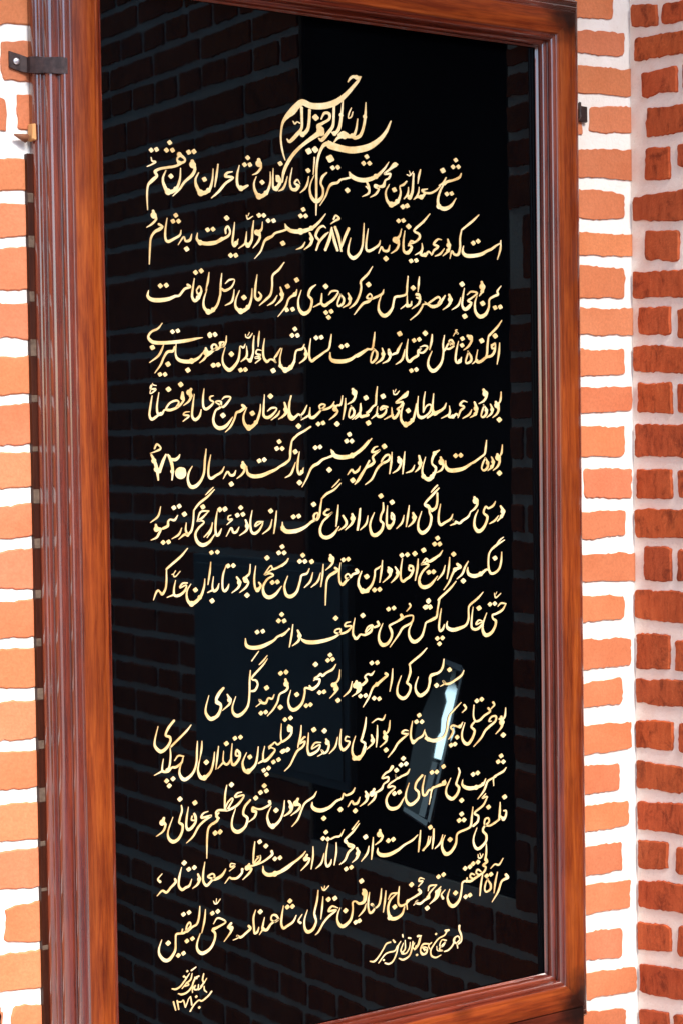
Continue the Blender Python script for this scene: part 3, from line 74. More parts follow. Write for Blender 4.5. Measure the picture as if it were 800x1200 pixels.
7069,2948,17 7062,2812,41 7043,2678,34;7143,2802,27 7187,2797,31 7186,2728,41 7141,2674,51 7065,2726,38;7054,2676,31 6933,2623,38 6845,2600,34 6748,2629,31 6760,2713,34 6825,2722,34 6835,2661,34 6737,2597,37 6714,2532,41 6778,2455,44 6766,2354,44 6645,2268,54 6570,2278,51 6522,2370,37 6530,2471,27 6592,2598,14;6777,3120,17 6711,3060,34 6798,3075,24;6809,3065,24 6720,2940,37 6546,2842,34 6621,2782,37 6609,2698,41 6522,2641,44;6516,2939,17 6492,2781,37 6468,2648,41 6393,2607,37 6243,2576,40 6189,2532,34 6166,2400,44 6069,2287,57 5964,2268,67 5898,2369,47 5904,2469,30 5958,2563,13;5910,2577,13 5862,2458,37 5756,2380,13;5744,2691,17 5727,2543,40 5704,2387,20;5639,2588,17 5601,2459,30 5528,2386,37;5730,2693,17 5727,2543,40 5704,2395,23;5680,2582,13 5633,2472,40 5511,2385,13;5481,2700,17 5458,2528,40 5435,2373,20;5429,2640,13 5325,2571,36 5201,2529,36 5140,2504,40 5037,2452,53 4875,2408,66 4734,2419,65 4665,2470,46 4666,2535,13;4711,2800,46 4710,2742,65 4755,2704,43 4718,2643,36 4617,2591,13;4583,2710,16 4567,2549,39 4544,2380,20;4502,2590,13 4466,2481,39 4356,2375,13;4284,2587,32 4299,2504,49 4258,2428,32 4198,2387,16;4270,2589,29 4309,2518,49 4278,2441,39 4188,2381,13;4317,2997,16 4197,2882,26;4330,2955,16 4206,2841,36 4067,2745,36 4086,2694,32 4203,2646,26 4222,2611,32 4123,2544,42 4062,2439,36 3964,2380,13;4087,2727,32 4134,2639,39 4202,2622,36;3911,2718,16 3909,2573,35 3867,2388,19;4051,2901,13 3981,2813,32 3894,2809,29 3816,2787,26;3820,2480,13 3800,2419,39 3751,2385,42 3717,2438,35 3725,2582,35 3761,2738,13;3687,2587,13 3637,2449,35 3536,2380,13;3494,2717,16 3490,2566,35 3454,2387,19;3382,2605,41 3362,2552,54 3424,2543,38 3389,2476,35 3274,2389,13;3358,2664,16 3297,2608,35 3182,2545,35 3106,2515,35 2993,2460,44 2937,2436,47;3239,2569,32 3125,2513,38 3012,2449,47 2824,2405,63 2695,2408,60 2622,2465,47 2614,2545,16;2766,2744,44 2774,2696,44 2690,2644,35 2606,2609,31 2496,2585,31 2386,2577,31;2572,2708,19 2497,2655,25 2460,2598,28 2552,2632,34 2571,2692,22 2516,2700,22;2480,2924,16 2459,2786,34 2445,2616,25;2378,2609,37 2349,2559,56 2413,2534,41 2366,2470,37 2265,2399,12;2143,2642,12 2071,2660,22 2061,2615,28 2133,2612,28 2042,2555,12;2258,2548,47 2248,2495,37 2166,2436,40 2076,2442,34 2040,2462,25 1963,2388,12;1980,2580,12 1915,2504,34 1826,2470,37 1737,2467,31;1980,2595,15 1916,2519,34 1808,2480,34 1720,2501,31 1685,2529,34 1756,2557,28 1791,2514,31 1718,2439,40 1656,2402,43 1604,2471,37 1606,2594,34 1636,2744,12;1518,2584,34 1543,2511,46 1507,2439,37 1427,2393,12;1415,2529,12 1375,2443,37 1314,2421,40 1252,2400,43 1202,2468,37 1213,2589,37 1253,2721,12;1143,2569,36 1151,2522,43 1072,2457,36 1002,2399,39 933,2432,33 850,2371,12;938,2674,12 868,2608,27 902,2565,42|7158,3024,86 6828,2901,82 6286,2857,81 6235,2762,81 6331,2759,81 6051,2483,84 5668,2726,80 4862,2624,79 4955,2631,79 4437,2737,81 4441,2737,81 4075,2299,74 4168,2311,74 3725,2903,74 3672,2814,74 3758,2794,74 2819,2627,72 2907,2630,73 2666,2837,75 2562,2913,75 1368,2677,73 1459,2689,73 1295,2779,79
7172,1767,52 7205,1719,58 7127,1696,45 7072,1661,38 7004,1517,38 6881,1372,14;6998,1835,17 6952,1679,38 6921,1512,17;7117,2041,14 7032,1950,34 6945,1968,27 6861,1914,14;6789,1754,20 6853,1659,41 6848,1583,41 6765,1552,34 6733,1608,31 6762,1706,31 6811,1750,20;6693,1836,24 6658,1687,37 6634,1512,24;6776,2319,17 6774,2183,37 6751,2066,41;6761,2073,58 6782,2028,51 6706,1987,34 6760,1946,34 6726,1882,37 6639,1843,41 6531,1799,44 6444,1769,47 6338,1785,37 6284,1759,34 6272,1676,34 6227,1513,44 6119,1428,64 6035,1458,61 5990,1549,40 5996,1616,30 6035,1702,13;6661,1891,24 6597,1934,31 6564,1888,31 6617,1846,27;6531,1859,24 6467,1885,31 6445,1837,34 6509,1794,27;6381,1829,27 6369,1772,37;6605,2172,14 6617,2119,27 6665,2112,27 6709,2166,14;6665,2129,17 6644,2183,14;5944,1707,13 5870,1643,30 5900,1579,44;5861,1770,17 5787,1697,47 5744,1603,37 5638,1527,13;5778,1807,20 5643,1810,33 5611,1740,20;5778,1807,17 5641,1702,33 5619,1638,47 5536,1601,37 5452,1563,43 5370,1592,33 5412,1619,23 5329,1557,13;5850,1721,27 5786,1613,40 5649,1533,13;5541,1934,13 5459,1962,27 5437,1915,30 5510,1905,27 5426,1834,17;5435,1782,47 5466,1736,47 5372,1692,37 5269,1658,33 5197,1635,30 5205,1510,17;5238,1637,26 5155,1592,36 5074,1588,43 5034,1643,36 5042,1774,36 5060,1887,16;5016,1795,23 4905,1795,30 4847,1721,16;5016,1795,20 4883,1699,36 4841,1574,43 4879,1436,59 4979,1404,59 5102,1451,46 5155,1559,23;4805,1859,16 4782,1698,36 4750,1538,16;4722,1904,16 4703,1759,36 4672,1665,36 4601,1627,29 4552,1692,29 4522,1688,23 4591,1637,29 4550,1577,42 4500,1569,39 4472,1647,33 4474,1761,36 4500,1880,13;4433,1718,13 4392,1626,36 4292,1544,13;4384,1938,39 4411,1885,62 4395,1773,42 4325,1735,42 4266,1760,32;4407,1934,39 4436,1881,49 4404,1755,46 4305,1738,42 4247,1779,26 4188,1772,32 4186,1658,32 4144,1518,45 4025,1440,61 3948,1468,55 3907,1555,35 3922,1650,26 3962,1725,13;3923,1731,13 3817,1771,32 3758,1708,39 3894,1703,29 3757,1627,39 3659,1546,35 3571,1431,29 3513,1389,13;3657,1941,13 3640,1790,35 3612,1610,16;3634,2088,13 3658,2045,26 3697,2039,26 3765,2090,13;3678,2058,16 3692,2096,13;3572,2049,16 3550,1900,35 3500,1732,35 3508,1666,42 3526,1583,38 3467,1480,51 3380,1454,57 3325,1519,41 3321,1647,29 3377,1783,13;3281,1733,13 3213,1648,29 3250,1610,41;3177,1734,16 3119,1647,38 3015,1600,41 2949,1579,44 2913,1648,38 2925,1773,35 2955,1911,13;2868,1726,32 2822,1789,38 2758,1799,28 2738,1739,28 2811,1696,28 2868,1726,28 2737,1676,35 2662,1601,47 2588,1628,41 2599,1698,31 2624,1788,13;2607,1633,35 2532,1551,13;2525,1662,13 2496,1596,38 2450,1588,38 2439,1691,34 2436,1817,34 2474,1921,13;2352,1705,41 2378,1662,44 2295,1605,37 2213,1563,41 2150,1597,31 2167,1563,22 2086,1542,12;2054,1791,40 2009,1744,47 2062,1720,53 2043,1661,34 1933,1546,12;1766,2162,12 1787,2120,22 1828,2121,22 1882,2175,12;1810,2124,15 1817,2185,12;1760,1830,12 1833,1904,28 1965,1829,25 1848,1777,34 1758,1753,52;1740,1740,37 1784,1687,40 1773,1596,37 1700,1484,46 1575,1435,58 1497,1487,46 1481,1582,31 1537,1727,15;1631,2059,15 1611,1900,34 1563,1730,15;1539,2119,15 1524,1975,34 1487,1873,34 1407,1840,34 1319,1792,40 1320,1869,28 1365,1916,28 1381,1859,28 1284,1783,37 1214,1779,34 1145,1775,34 1134,1685,30 1123,1549,40 1034,1442,55 948,1441,55 873,1530,42 866,1622,30 911,1736,12;1250,1834,24 1231,1776,31|6773,1807,78 6860,1820,79 6502,2041,78 6599,2053,78 6341,1988,78 6437,2000,78 6344,1538,78 6430,1551,78 6144,1627,84 5812,1932,77 5912,1951,77 5586,1473,83 5289,1884,83 4966,1588,82 4350,2076,85 4301,1477,75 4232,1464,75 4053,1670,81 3868,1885,81 3752,1886,80 3068,1965,76 3020,1882,76 3110,1879,76 2551,1886,78 1742,1988,71 1834,2001,71 1316,1655,70 1407,1674,70 1173,1472,70 1257,1488,70 1268,2046,70 1359,2059,70 1013,1674,79
6220,1091,41 6219,1024,35 6252,951,35 6259,855,30 6191,812,30 6106,866,30 6124,917,27 6192,933,24 6226,874,24 6174,828,27 6181,745,19;6124,904,35 6089,815,30 6003,748,32 5919,735,22;6008,1058,38 5941,1062,35;5974,1049,30 5923,990,24 5805,956,27 5703,865,27 5652,793,27 5667,710,29 5750,669,29 5851,692,13;5955,904,27 5871,925,21 5828,844,24 5886,821,21 5938,880,22 5819,792,27 5885,754,19 5785,771,16 5769,840,16;5670,917,21 5611,880,24 5635,822,19;5595,909,24 5504,911,24 5453,826,27 5518,762,27 5577,805,21 5503,858,21 5471,890,19;5407,1060,40 5473,1056,21;5465,1038,13 5422,925,24 5338,858,21 5372,919,21;5307,997,13 5290,906,24 5255,792,19;5620,905,24 5504,924,21 5453,839,24 5485,760,27 5568,767,24 5586,844,21 5503,871,24 5536,812,21;5416,1066,35 5457,1052,29;5440,1028,16 5405,927,24 5355,869,29 5306,904,21 5340,965,16;5315,982,16 5289,880,24 5238,782,29 5123,741,34 5042,775,21;5226,1063,29 5267,1050,29;5258,991,13 5240,901,24 5174,832,24 5092,846,29 5158,901,24 5161,1034,19;5113,1128,29 5121,1093,21;5079,1034,13 5029,976,24 4995,862,26 4928,754,29 4847,722,32 4775,747,26;5127,999,13 5077,888,29 5133,839,21;4965,1039,34 4934,1077,24;5013,978,18 4963,907,26 4850,900,26 4769,874,26 4655,768,18;4885,1052,24 4804,1039,29 4738,958,26 4656,866,29 4575,808,34 4496,821,18|5759,1037,40 5383,771,40 5383,771,43 4751,798,37
1590,1132,22 1570,1055,30 1582,1009,24 1550,950,24 1500,916,17;1639,1059,15 1588,998,24 1538,963,19;1593,953,15 1598,898,24 1635,859,17;1501,991,19 1488,929,26 1426,940,24 1452,989,19 1402,955,19 1401,896,17;1510,1114,26 1454,1097,30 1416,1039,30 1390,979,30 1316,917,30 1230,900,32 1169,921,17;1442,1110,19 1478,1082,19;1463,1251,21 1389,1216,28;1400,1171,13 1374,1089,28 1306,1047,26 1232,985,17;1306,1058,24 1342,1019,21 1281,1009,21;1357,1178,13 1282,1094,26 1208,1022,28 1134,992,32 1068,1009,17;1715,856,28 1658,801,28 1558,749,30 1497,765,24 1422,714,26 1359,634,26;1088,818,28 1122,694,23;1149,823,28 1171,696,24;1161,805,19 1216,795,19 1240,817,13;1252,810,21 1281,708,26;1326,796,17 1285,712,21;1363,843,17 1326,807,15;1369,842,19 1385,721,28|1321,1217,36 1265,1151,36 1295,1130,36 1461,826,43 1507,661,43
"""

# ------------------------------------------------------------------ materials
def mat(name, rough=0.6, spec=0.5, coat=0.0, coat_rough=0.1, metallic=0.0):
    mt = bpy.data.materials.new(name)
    mt.use_nodes = True
    b = mt.node_tree.nodes['Principled BSDF']
    b.inputs['Roughness'].default_value = rough
    b.inputs['Specular IOR Level'].default_value = spec
    b.inputs['Coat Weight'].default_value = coat
    b.inputs['Coat Roughness'].default_value = coat_rough
    b.inputs['Coat IOR'].default_value = 2.1 if coat > 0.6 else 1.5
    b.inputs['Metallic'].default_value = metallic
    return mt, mt.node_tree, b

def N(t, kind, **kw):
    n = t.nodes.new(kind)
    for k, v in kw.items():
        setattr(n, k, v)
    return n

def coords(t, scale=(1, 1, 1), kind='Object'):
    tc = N(t, 'ShaderNodeTexCoord')
    mp = N(t, 'ShaderNodeMapping')
    mp.inputs['Scale'].default_value = scale
    t.links.new(tc.outputs[kind], mp.inputs['Vector'])
    return mp.outputs[0]

def noise_tex(t, vec, scale, detail=4, rough=0.55, dist=0.0):
    n = N(t, 'ShaderNodeTexNoise')
    n.inputs['Scale'].default_value = scale
    n.inputs['Detail'].default_value = detail
    n.inputs['Roughness'].default_value = rough
    n.inputs['Distortion'].default_value = dist
    t.links.new(vec, n.inputs['Vector'])
    return n.outputs['Fac']

def ramp(t, fac, stops):
    r = N(t, 'ShaderNodeValToRGB')
    el = r.color_ramp.elements
    while len(el) < len(stops):
        el.new(0.5)
    for e, (p, c) in zip(el, stops):
        e.position = p
        e.color = (*c, 1)
    t.links.new(fac, r.inputs[0])
    return r.outputs[0]

def mixc(t, a, b, fac, mode='MIX'):
    x = N(t, 'ShaderNodeMix', data_type='RGBA', blend_type=mode)
    for sock, v in ((x.inputs[0], fac), (x.inputs[6], a), (x.inputs[7], b)):
        if hasattr(v, 'is_output'):
            t.links.new(v, sock)
        elif isinstance(v, tuple):
            sock.default_value = (*v, 1)
        else:
            sock.default_value = v
    return x.outputs[2]

def bump(t, b, h, strength=0.3, dist=0.002):
    n = N(t, 'ShaderNodeBump')
    n.inputs['Strength'].default_value = strength
    n.inputs['Distance'].default_value = dist
    t.links.new(h, n.inputs['Height'])
    t.links.new(n.outputs[0], b.inputs['Normal'])

def brick_material(name, c_dark, c_mid, c_light, streak):
    mt, t, b = mat(name, 0.85, 0.25)
    v = coords(t)
    big = noise_tex(t, v, 9, 3)
    fine = noise_tex(t, v, 260, 3, 0.6)
    st = noise_tex(t, coords(t, (1, 1, 0.25) if streak else (1, 1, 1)), 90, 4, 0.65)
    base = ramp(t, big, [(0.25, c_dark), (0.5, c_mid), (0.75, c_light)])
    base = mixc(t, base, ramp(t, st, [(0.3, c_dark), (0.7, c_light)]), 0.45 if streak else 0.18)
    base = mixc(t, base, ramp(t, fine, [(0.3, (0.86, 0.86, 0.86)), (0.7, (1.1, 1.1, 1.1))]), 0.8, 'MULTIPLY')
    if streak:      # burnt crusts and pits of the rough bricks
        pit = noise_tex(t, coords(t, (1, 1, 0.6)), 38, 6, 0.75, 0.6)
        base = mixc(t, base, ramp(t, pit, [(0.36, (0.34, 0.26, 0.24)), (0.5, (1, 1, 1))]), 0.75, 'MULTIPLY')
        base = mixc(t, base, ramp(t, pit, [(0.6, (1, 1, 1)), (0.72, (1.35, 1.5, 1.6))]), 0.6, 'MULTIPLY')
    at = N(t, 'ShaderNodeAttribute', attribute_name='tint')
    base = mixc(t, base, at.outputs['Color'], 1.0, 'MULTIPLY')
    t.links.new(base, b.inputs['Base Color'])
    h = N(t, 'ShaderNodeMath', operation='ADD')
    t.links.new(fine, h.inputs[0])
    t.links.new(st, h.inputs[1])
    bump(t, b, h.outputs[0], 0.55 if streak else 0.3, 0.0015)
    return mt

def mortar_material(name, c1, c2):
    mt, t, b = mat(name, 0.9, 0.2)
    v = coords(t)
    n1 = noise_tex(t, v, 14, 5, 0.6)
    n2 = noise_tex(t, v, 160, 4, 0.6)
    c = ramp(t, n1, [(0.3, c1), (0.6, c2)])
    c = mixc(t, c, ramp(t, n2, [(0.28, (0.86, 0.84, 0.82)), (0.42, (1, 1, 1))]), 0.7, 'MULTIPLY')
    t.links.new(c, b.inputs['Base Color'])
    bump(t, b, n2, 0.5, 0.002)
    return mt

def wood_material(name, dark, mid, light, coat, rough, axis):
    """varnished timber; the grain runs along `axis` ('X' or 'Z')"""
    mt, t, b = mat(name, 0.5, 0.15, coat, rough)
    sc_ = (14, 60, 1.4) if axis == 'Z' else (1.4, 60, 14)
    sc_ = (26, 40, 1.5) if axis == 'Z' else (1.5, 40, 26)
    v = coords(t, sc_)
    g1 = noise_tex(t, v, 1.6, 6, 0.6, 1.2)
    g2 = noise_tex(t, v, 9, 5, 0.7, 0.4)
    blot = noise_tex(t, coords(t, (5, 5, 2.2) if axis == 'Z' else (2.2, 5, 5)), 2.2, 4, 0.6)
    c = ramp(t, g1, [(0.34, dark), (0.5, mid), (0.64, light)])
    c = mixc(t, c, ramp(t, g2, [(0.4, dark), (0.58, light)]), 0.4)
    c = mixc(t, c, ramp(t, blot, [(0.3, (0.45, 0.38, 0.36)), (0.6, (1.08, 1.08, 1.08))]), 0.6, 'MULTIPLY')
    # a few small dark knots and scuffs
    vor = N(t, 'ShaderNodeTexVoronoi')
    vor.inputs['Scale'].default_value = 7
    t.links.new(coords(t, (1, 1, 0.55) if axis == 'Z' else (0.55, 1, 1)), vor.inputs['Vector'])
    c = mixc(t, c, ramp(t, vor.outputs['Distance'], [(0.02, (0.35, 0.28, 0.25)), (0.10, (1, 1, 1))]), 0.75, 'MULTIPLY')
    # right hand corners painted dark: the upper patch stands for shade
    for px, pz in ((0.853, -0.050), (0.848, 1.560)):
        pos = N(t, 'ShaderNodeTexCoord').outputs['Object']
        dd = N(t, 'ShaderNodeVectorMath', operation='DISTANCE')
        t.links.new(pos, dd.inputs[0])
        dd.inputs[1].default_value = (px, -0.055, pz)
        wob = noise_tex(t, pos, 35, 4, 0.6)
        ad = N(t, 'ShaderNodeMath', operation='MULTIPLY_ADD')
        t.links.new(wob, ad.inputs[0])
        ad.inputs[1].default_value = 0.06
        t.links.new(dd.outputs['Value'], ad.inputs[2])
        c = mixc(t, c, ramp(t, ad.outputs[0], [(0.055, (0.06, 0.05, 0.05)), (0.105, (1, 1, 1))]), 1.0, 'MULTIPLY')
    t.links.new(c, b.inputs['Base Color'])
    rr = N(t, 'ShaderNodeMapRange')
    t.links.new(g2, rr.inputs[0])
    rr.inputs[3].default_value = rough * 0.7
    rr.inputs[4].default_value = rough * 1.6
    t.links.new(rr.outputs[0], b.inputs['Coat Roughness'])
    bump(t, b, g2, 0.12, 0.0008)
    return mt

M_BRICK = brick_material('orange_brick', (0.50, 0.150, 0.062), (0.56, 0.187, 0.084), (0.61, 0.222, 0.106), False)
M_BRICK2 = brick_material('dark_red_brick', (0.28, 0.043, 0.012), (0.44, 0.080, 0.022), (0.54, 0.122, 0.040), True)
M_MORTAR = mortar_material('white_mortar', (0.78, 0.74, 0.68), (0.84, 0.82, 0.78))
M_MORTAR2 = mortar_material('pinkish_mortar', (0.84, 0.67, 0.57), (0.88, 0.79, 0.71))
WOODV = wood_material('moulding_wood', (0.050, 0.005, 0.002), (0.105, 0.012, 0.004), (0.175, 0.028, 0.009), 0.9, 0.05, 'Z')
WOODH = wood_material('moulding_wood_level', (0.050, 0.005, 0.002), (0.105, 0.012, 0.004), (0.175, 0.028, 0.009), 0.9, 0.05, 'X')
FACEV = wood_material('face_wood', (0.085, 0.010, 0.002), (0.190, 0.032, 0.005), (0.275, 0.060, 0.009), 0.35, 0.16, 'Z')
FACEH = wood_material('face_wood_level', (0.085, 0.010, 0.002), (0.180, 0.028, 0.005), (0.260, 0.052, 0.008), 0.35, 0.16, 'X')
SHADOW_STRIP = wood_material('painted_shadow', (0.016, 0.003, 0.001), (0.030, 0.0055, 0.002), (0.045, 0.010, 0.004), 0.0, 0.2, 'Z')  # dark tone of the shadow painted beside the frame

LOWER = wood_material('lower_wood', (0.030, 0.004, 0.002), (0.065, 0.009, 0.003), (0.11, 0.018, 0.006), 0.25, 0.2, 'X')

def glass_black():
    mt, t, b = mat('black_glass', 0.02, 0.32)
    b.inputs['Specular Tint'].default_value = (0.48, 0.82, 1.0, 1)
    n = noise_tex(t, coords(t), 3, 4)
    t.links.new(ramp(t, n, [(0.3, (0.0004, 0.0005, 0.0008)), (0.7, (0.0008, 0.0010, 0.0015))]), b.inputs['Base Color'])
    sm = noise_tex(t, coords(t, (3, 1, 1)), 5, 5, 0.7, 1.5)          # wiped dust and smears
    mr = N(t, 'ShaderNodeMapRange')
    t.links.new(sm, mr.inputs[0])
    mr.inputs[1].default_value, mr.inputs[2].default_value = 0.35, 0.75
    mr.inputs[3].default_value, mr.inputs[4].default_value = 0.010, 0.035
    t.links.new(mr.outputs[0], b.inputs['Roughness'])
    n2 = noise_tex(t, coords(t), 2.2, 2)
    bump(t, b, n2, 0.05, 0.002)
    return mt
M_GLASS = glass_black()

def gold_paint():
    mt, t, b = mat('gold_paint', 0.35, 0.5)
    n = noise_tex(t, coords(t), 26, 6, 0.7)
    t.links.new(ramp(t, n, [(0.32, (0.50, 0.32, 0.12)), (0.48, (0.64, 0.49, 0.24)), (0.66, (0.74, 0.64, 0.40))]), b.inputs['Base Color'])
    return mt
M_GOLD = gold_paint()
M_SIZE = mat('gilding_size', 0.35, 0.5)[0]
M_SIZE.node_tree.nodes['Principled BSDF'].inputs['Base Color'].default_value = (0.20, 0.075, 0.022, 1)

def plain(name, c1, c2, rough, scale=60, metallic=0.0, spec=0.5):
    mt, t, b = mat(name, rough, spec, metallic=metallic)
    n = noise_tex(t, coords(t), scale, 4, 0.6)
    t.links.new(ramp(t, n, [(0.3, c1), (0.7, c2)]), b.inputs['Base Color'])
    bump(t, b, n, 0.2, 0.0006)
    return mt
M_STRAP = plain('rusty_dark_iron', (0.020, 0.012, 0.012), (0.060, 0.036, 0.034), 0.55, 120, 0.4)
M_SCREW = plain('bright_screw', (0.65, 0.65, 0.68), (0.85, 0.85, 0.88), 0.3, 200, 0.8)
M_PALEWOOD = plain('pale_wood', (0.52, 0.24, 0.075), (0.66, 0.34, 0.12), 0.7, 60)
M_PEG = plain('brown_wood', (0.13, 0.045, 0.02), (0.28, 0.11, 0.05), 0.7, 60)
M_SHADED_JOINT = plain('shaded_mortar', (0.05, 0.027, 0.016), (0.12, 0.080, 0.055), 0.9, 90)  # mortar joints as they look inside the painted shadow
M_DARK = plain('dark_interior', (0.003, 0.003, 0.003), (0.006, 0.006, 0.006), 0.9, 6, 0.0, 0.1)
M_CAB = plain('blue_grey_paint', (0.16, 0.21, 0.25), (0.21, 0.27, 0.31), 0.5, 8)
M_STEEL = plain('polished_steel', (0.85, 0.88, 0.92), (0.92, 0.95, 0.97), 0.10, 3, 1.0)
M_PANEL = plain('dark_blue_panel', (0.010, 0.030, 0.060), (0.02, 0.055, 0.10), 0.5, 12)
M_SASH = plain('grey_blue_sash', (0.42, 0.48, 0.60), (0.52, 0.58, 0.70), 0.3, 20)
M_PAVE = plain('pale_paving', (0.42, 0.38, 0.33), (0.55, 0.50, 0.44), 0.9, 3)

# ------------------------------------------------------------------ helpers
def obj(name, bm, mats, parent=None, smooth=False):
    me = bpy.data.meshes.new(name)
    bm.normal_update()
    bm.to_mesh(me)
    bm.free()
    for mm in (mats if isinstance(mats, (list, tuple)) else [mats]):
        me.materials.append(mm)
    if smooth:
        for p in me.polygons:
            p.use_smooth = True
    o = bpy.data.objects.new(name, me)
    col.objects.link(o)
    if parent:
        o.parent = parent
    return o

def tag(o, label=None, cat=None, kind=None, group=None):
    for k, v in (('label', label), ('category', cat), ('kind', kind), ('group', group)):
        if v:
            o[k] = v
    return o

def box(bm, x0, x1, y0, y1, z0, z1, mi=0, bev=0.0):
    r = bmesh.ops.create_cube(bm, size=1)
    vs = r['verts']
    for v in vs:
        v.co = Vector(((x0 + x1) / 2 + v.co.x * (x1 - x0), (y0 + y1) / 2 + v.co.y * (y1 - y0), (z0 + z1) / 2 + v.co.z * (z1 - z0)))
    fs = {f for v in vs for f in v.link_faces}
    for f in fs:
        f.material_index = mi
    if bev:
        es = list({e for v in vs for e in v.link_edges})
        g = bmesh.ops.bevel(bm, geom=es, offset=bev, segments=2, affect='EDGES', profile=0.5)
        for f in g['faces']:
            f.material_index = mi

# ------------------------------------------------------------------ brick walls
def brick_outline(c, step=0.006, rad=0.0055):
    """wobbly rounded outline of one hand laid brick from its four corners (tl, tr, br, bl)"""
    P = [Vector((c[i], c[i + 1])) for i in (0, 2, 4, 6)]
    sd = random.uniform(0, 1000)
    pts = []
    for i in range(4):
        a, b, d = P[i - 1], P[i], P[(i + 1) % 4]
        r = rad * random.uniform(0.5, 1.5)
        e1, e2 = (a - b).normalized(), (d - b).normalized()
        for k in range(4):
            u = k / 3
            p0, p2 = b + e1 * r, b + e2 * r
            pts.append((1 - u) ** 2 * p0 + 2 * u * (1 - u) * b + u * u * p2)
        L = (d - b).length
        n = max(1, int((L - 2 * r) / step))
        for k in range(1, n):
            pts.append(b + e2 * (r + (L - 2 * r) * k / n))
    out = []
    cen = sum(pts, Vector((0, 0))) / len(pts)
    for p in pts:
        q = Vector((p.x * 28 + sd, p.y * 28, 0.3))
        q2 = Vector((p.x * 150 + sd, p.y * 150, 7.3))
        dv = Vector((noise.noise(q), noise.noise(q + Vector((31, 5, 9))))) * 0.0032
        dv += Vector((noise.noise(q2), noise.noise(q2 + Vector((3, 55, 9))))) * 0.0024
        out.append(p + dv)
    return out, cen

def add_brick(bm, lay, c, place, mi, proud):
    pts, cen = brick_outline(c)
    tint = random.uniform(0.9, 1.08)
    tcol = (tint * random.uniform(0.97, 1.03), tint * random.uniform(0.94, 1.06), tint * random.uniform(0.92, 1.08), 1)
    rings = []
    for inset, h in ((-0.0006, 0.0), (0.0004, proud * 0.75), (0.0017, proud)):
        ring = []
        for p in pts:
            d = (cen - p)
            w = Vector((math.copysign(min(abs(d.x), 1), d.x), math.copysign(min(abs(d.y), 1), d.y)))
            q = p + d.normalized() * inset
            ring.append(bm.verts.new(place(q.x, q.y, h)))
        rings.append(ring)
    fs = []
    n = len(pts)
    for a, b in zip(rings, rings[1:]):
        for i in range(n):
            fs.append(bm.faces.new((a[i], a[(i + 1) % n], b[(i + 1) % n], b[i])))
    fs.append(bm.faces.new(rings[-1]))
    for f in fs:
        f.material_index = mi
        f[lay] = Vector(tcol)

def parse(s):
    out = []
    for w in s.split():
        flag, _, body = w.rpartition(':')
        out.append((flag, [int(a) / 1000 for a in body.split(',')]))
    return out

XC = 1.026                      # the inside corner of the two walls
Z_LOW, Z_HIGH = -1.0, 2.69
TOP, BOT = 1.62, -0.10          # courses measured from the photograph lie between these

def courses(bm, lay, place, u0, u1, z0, z1, mi, proud, phase=0, gap=None):
    """regular hand laid courses for the wall outside the picture"""
    z = z0
    k = phase
    while z + 0.05 < z1:
        u = u0 - random.uniform(0, 0.1)
        while u < u1 - 0.03:
            L = 0.212 if (k % 2 == 0) else 0.1
            a, b = max(u, u0), min(u + L, u1)
            j = random.uniform(-0.003, 0.003)
            if b - a > 0.03:
                if gap and a < gap[1] and b > gap[0] and z + 0.03 > gap[2] and z < gap[3]:
                    if a < gap[0] - 0.03:
                        add_brick(bm, lay, [a, z + .05 + j, gap[0], z + .05, gap[0], z, a, z + j], place, mi, proud)
                    if b > gap[1] + 0.03:
                        add_brick(bm, lay, [gap[1], z + .05 + j, b, z + .05, b, z, gap[1], z + j], place, mi, proud)
                else:
                    add_brick(bm, lay, [a, z + .05 + j, b, z + .05, b, z + random.uniform(-.002, .002), a, z + j], place, mi, proud)
            u += L + random.uniform(0.010, 0.015)
        z += 0.0665
        k += 1

# front wall, faces the camera (-Y)
bm = bmesh.new()
lay = bm.faces.layers.float_color.new('tint')
box(bm, -1.2, XC + 0.25, 0.0, 0.2, Z_LOW, Z_HIGH, 0)
front = lambda u, z, h: Vector((u, -h, z))
for flag, c in parse(FRONT_LEFT) + parse(FRONT_RIGHT):
    add_brick(bm, lay, c, front, 1, 0.0026)
left = [c for f_, c in parse(FRONT_LEFT)]
for c in left:                  # the same courses carried on to the left
    xl = min(c[0], c[6])
    u = xl - random.uniform(0.009, 0.014)
    while u > -1.15 and xl < -0.1:
        L = random.choice((0.212, 0.1))
        add_brick(bm, lay, [u - L, c[1] - .002, u, c[1], u, c[7], u - L, c[7] - .002], front, 1, 0.0026)
        u -= L + 0.012
courses(bm, lay, front, -1.2, XC, 1.665, Z_HIGH, 1, 0.0035)
courses(bm, lay, front, -1.2, XC, Z_LOW + 0.02, -0.14, 1, 0.0035)
for f in bm.faces:
    if f.material_index == 0:
        f[lay] = Vector((1, 1, 1, 1))
front_wall = obj('brick_wall', bm, [M_MORTAR, M_BRICK])
tag(front_wall, 'bright orange brick wall with white mortar, carrying the framed plaque', 'wall')

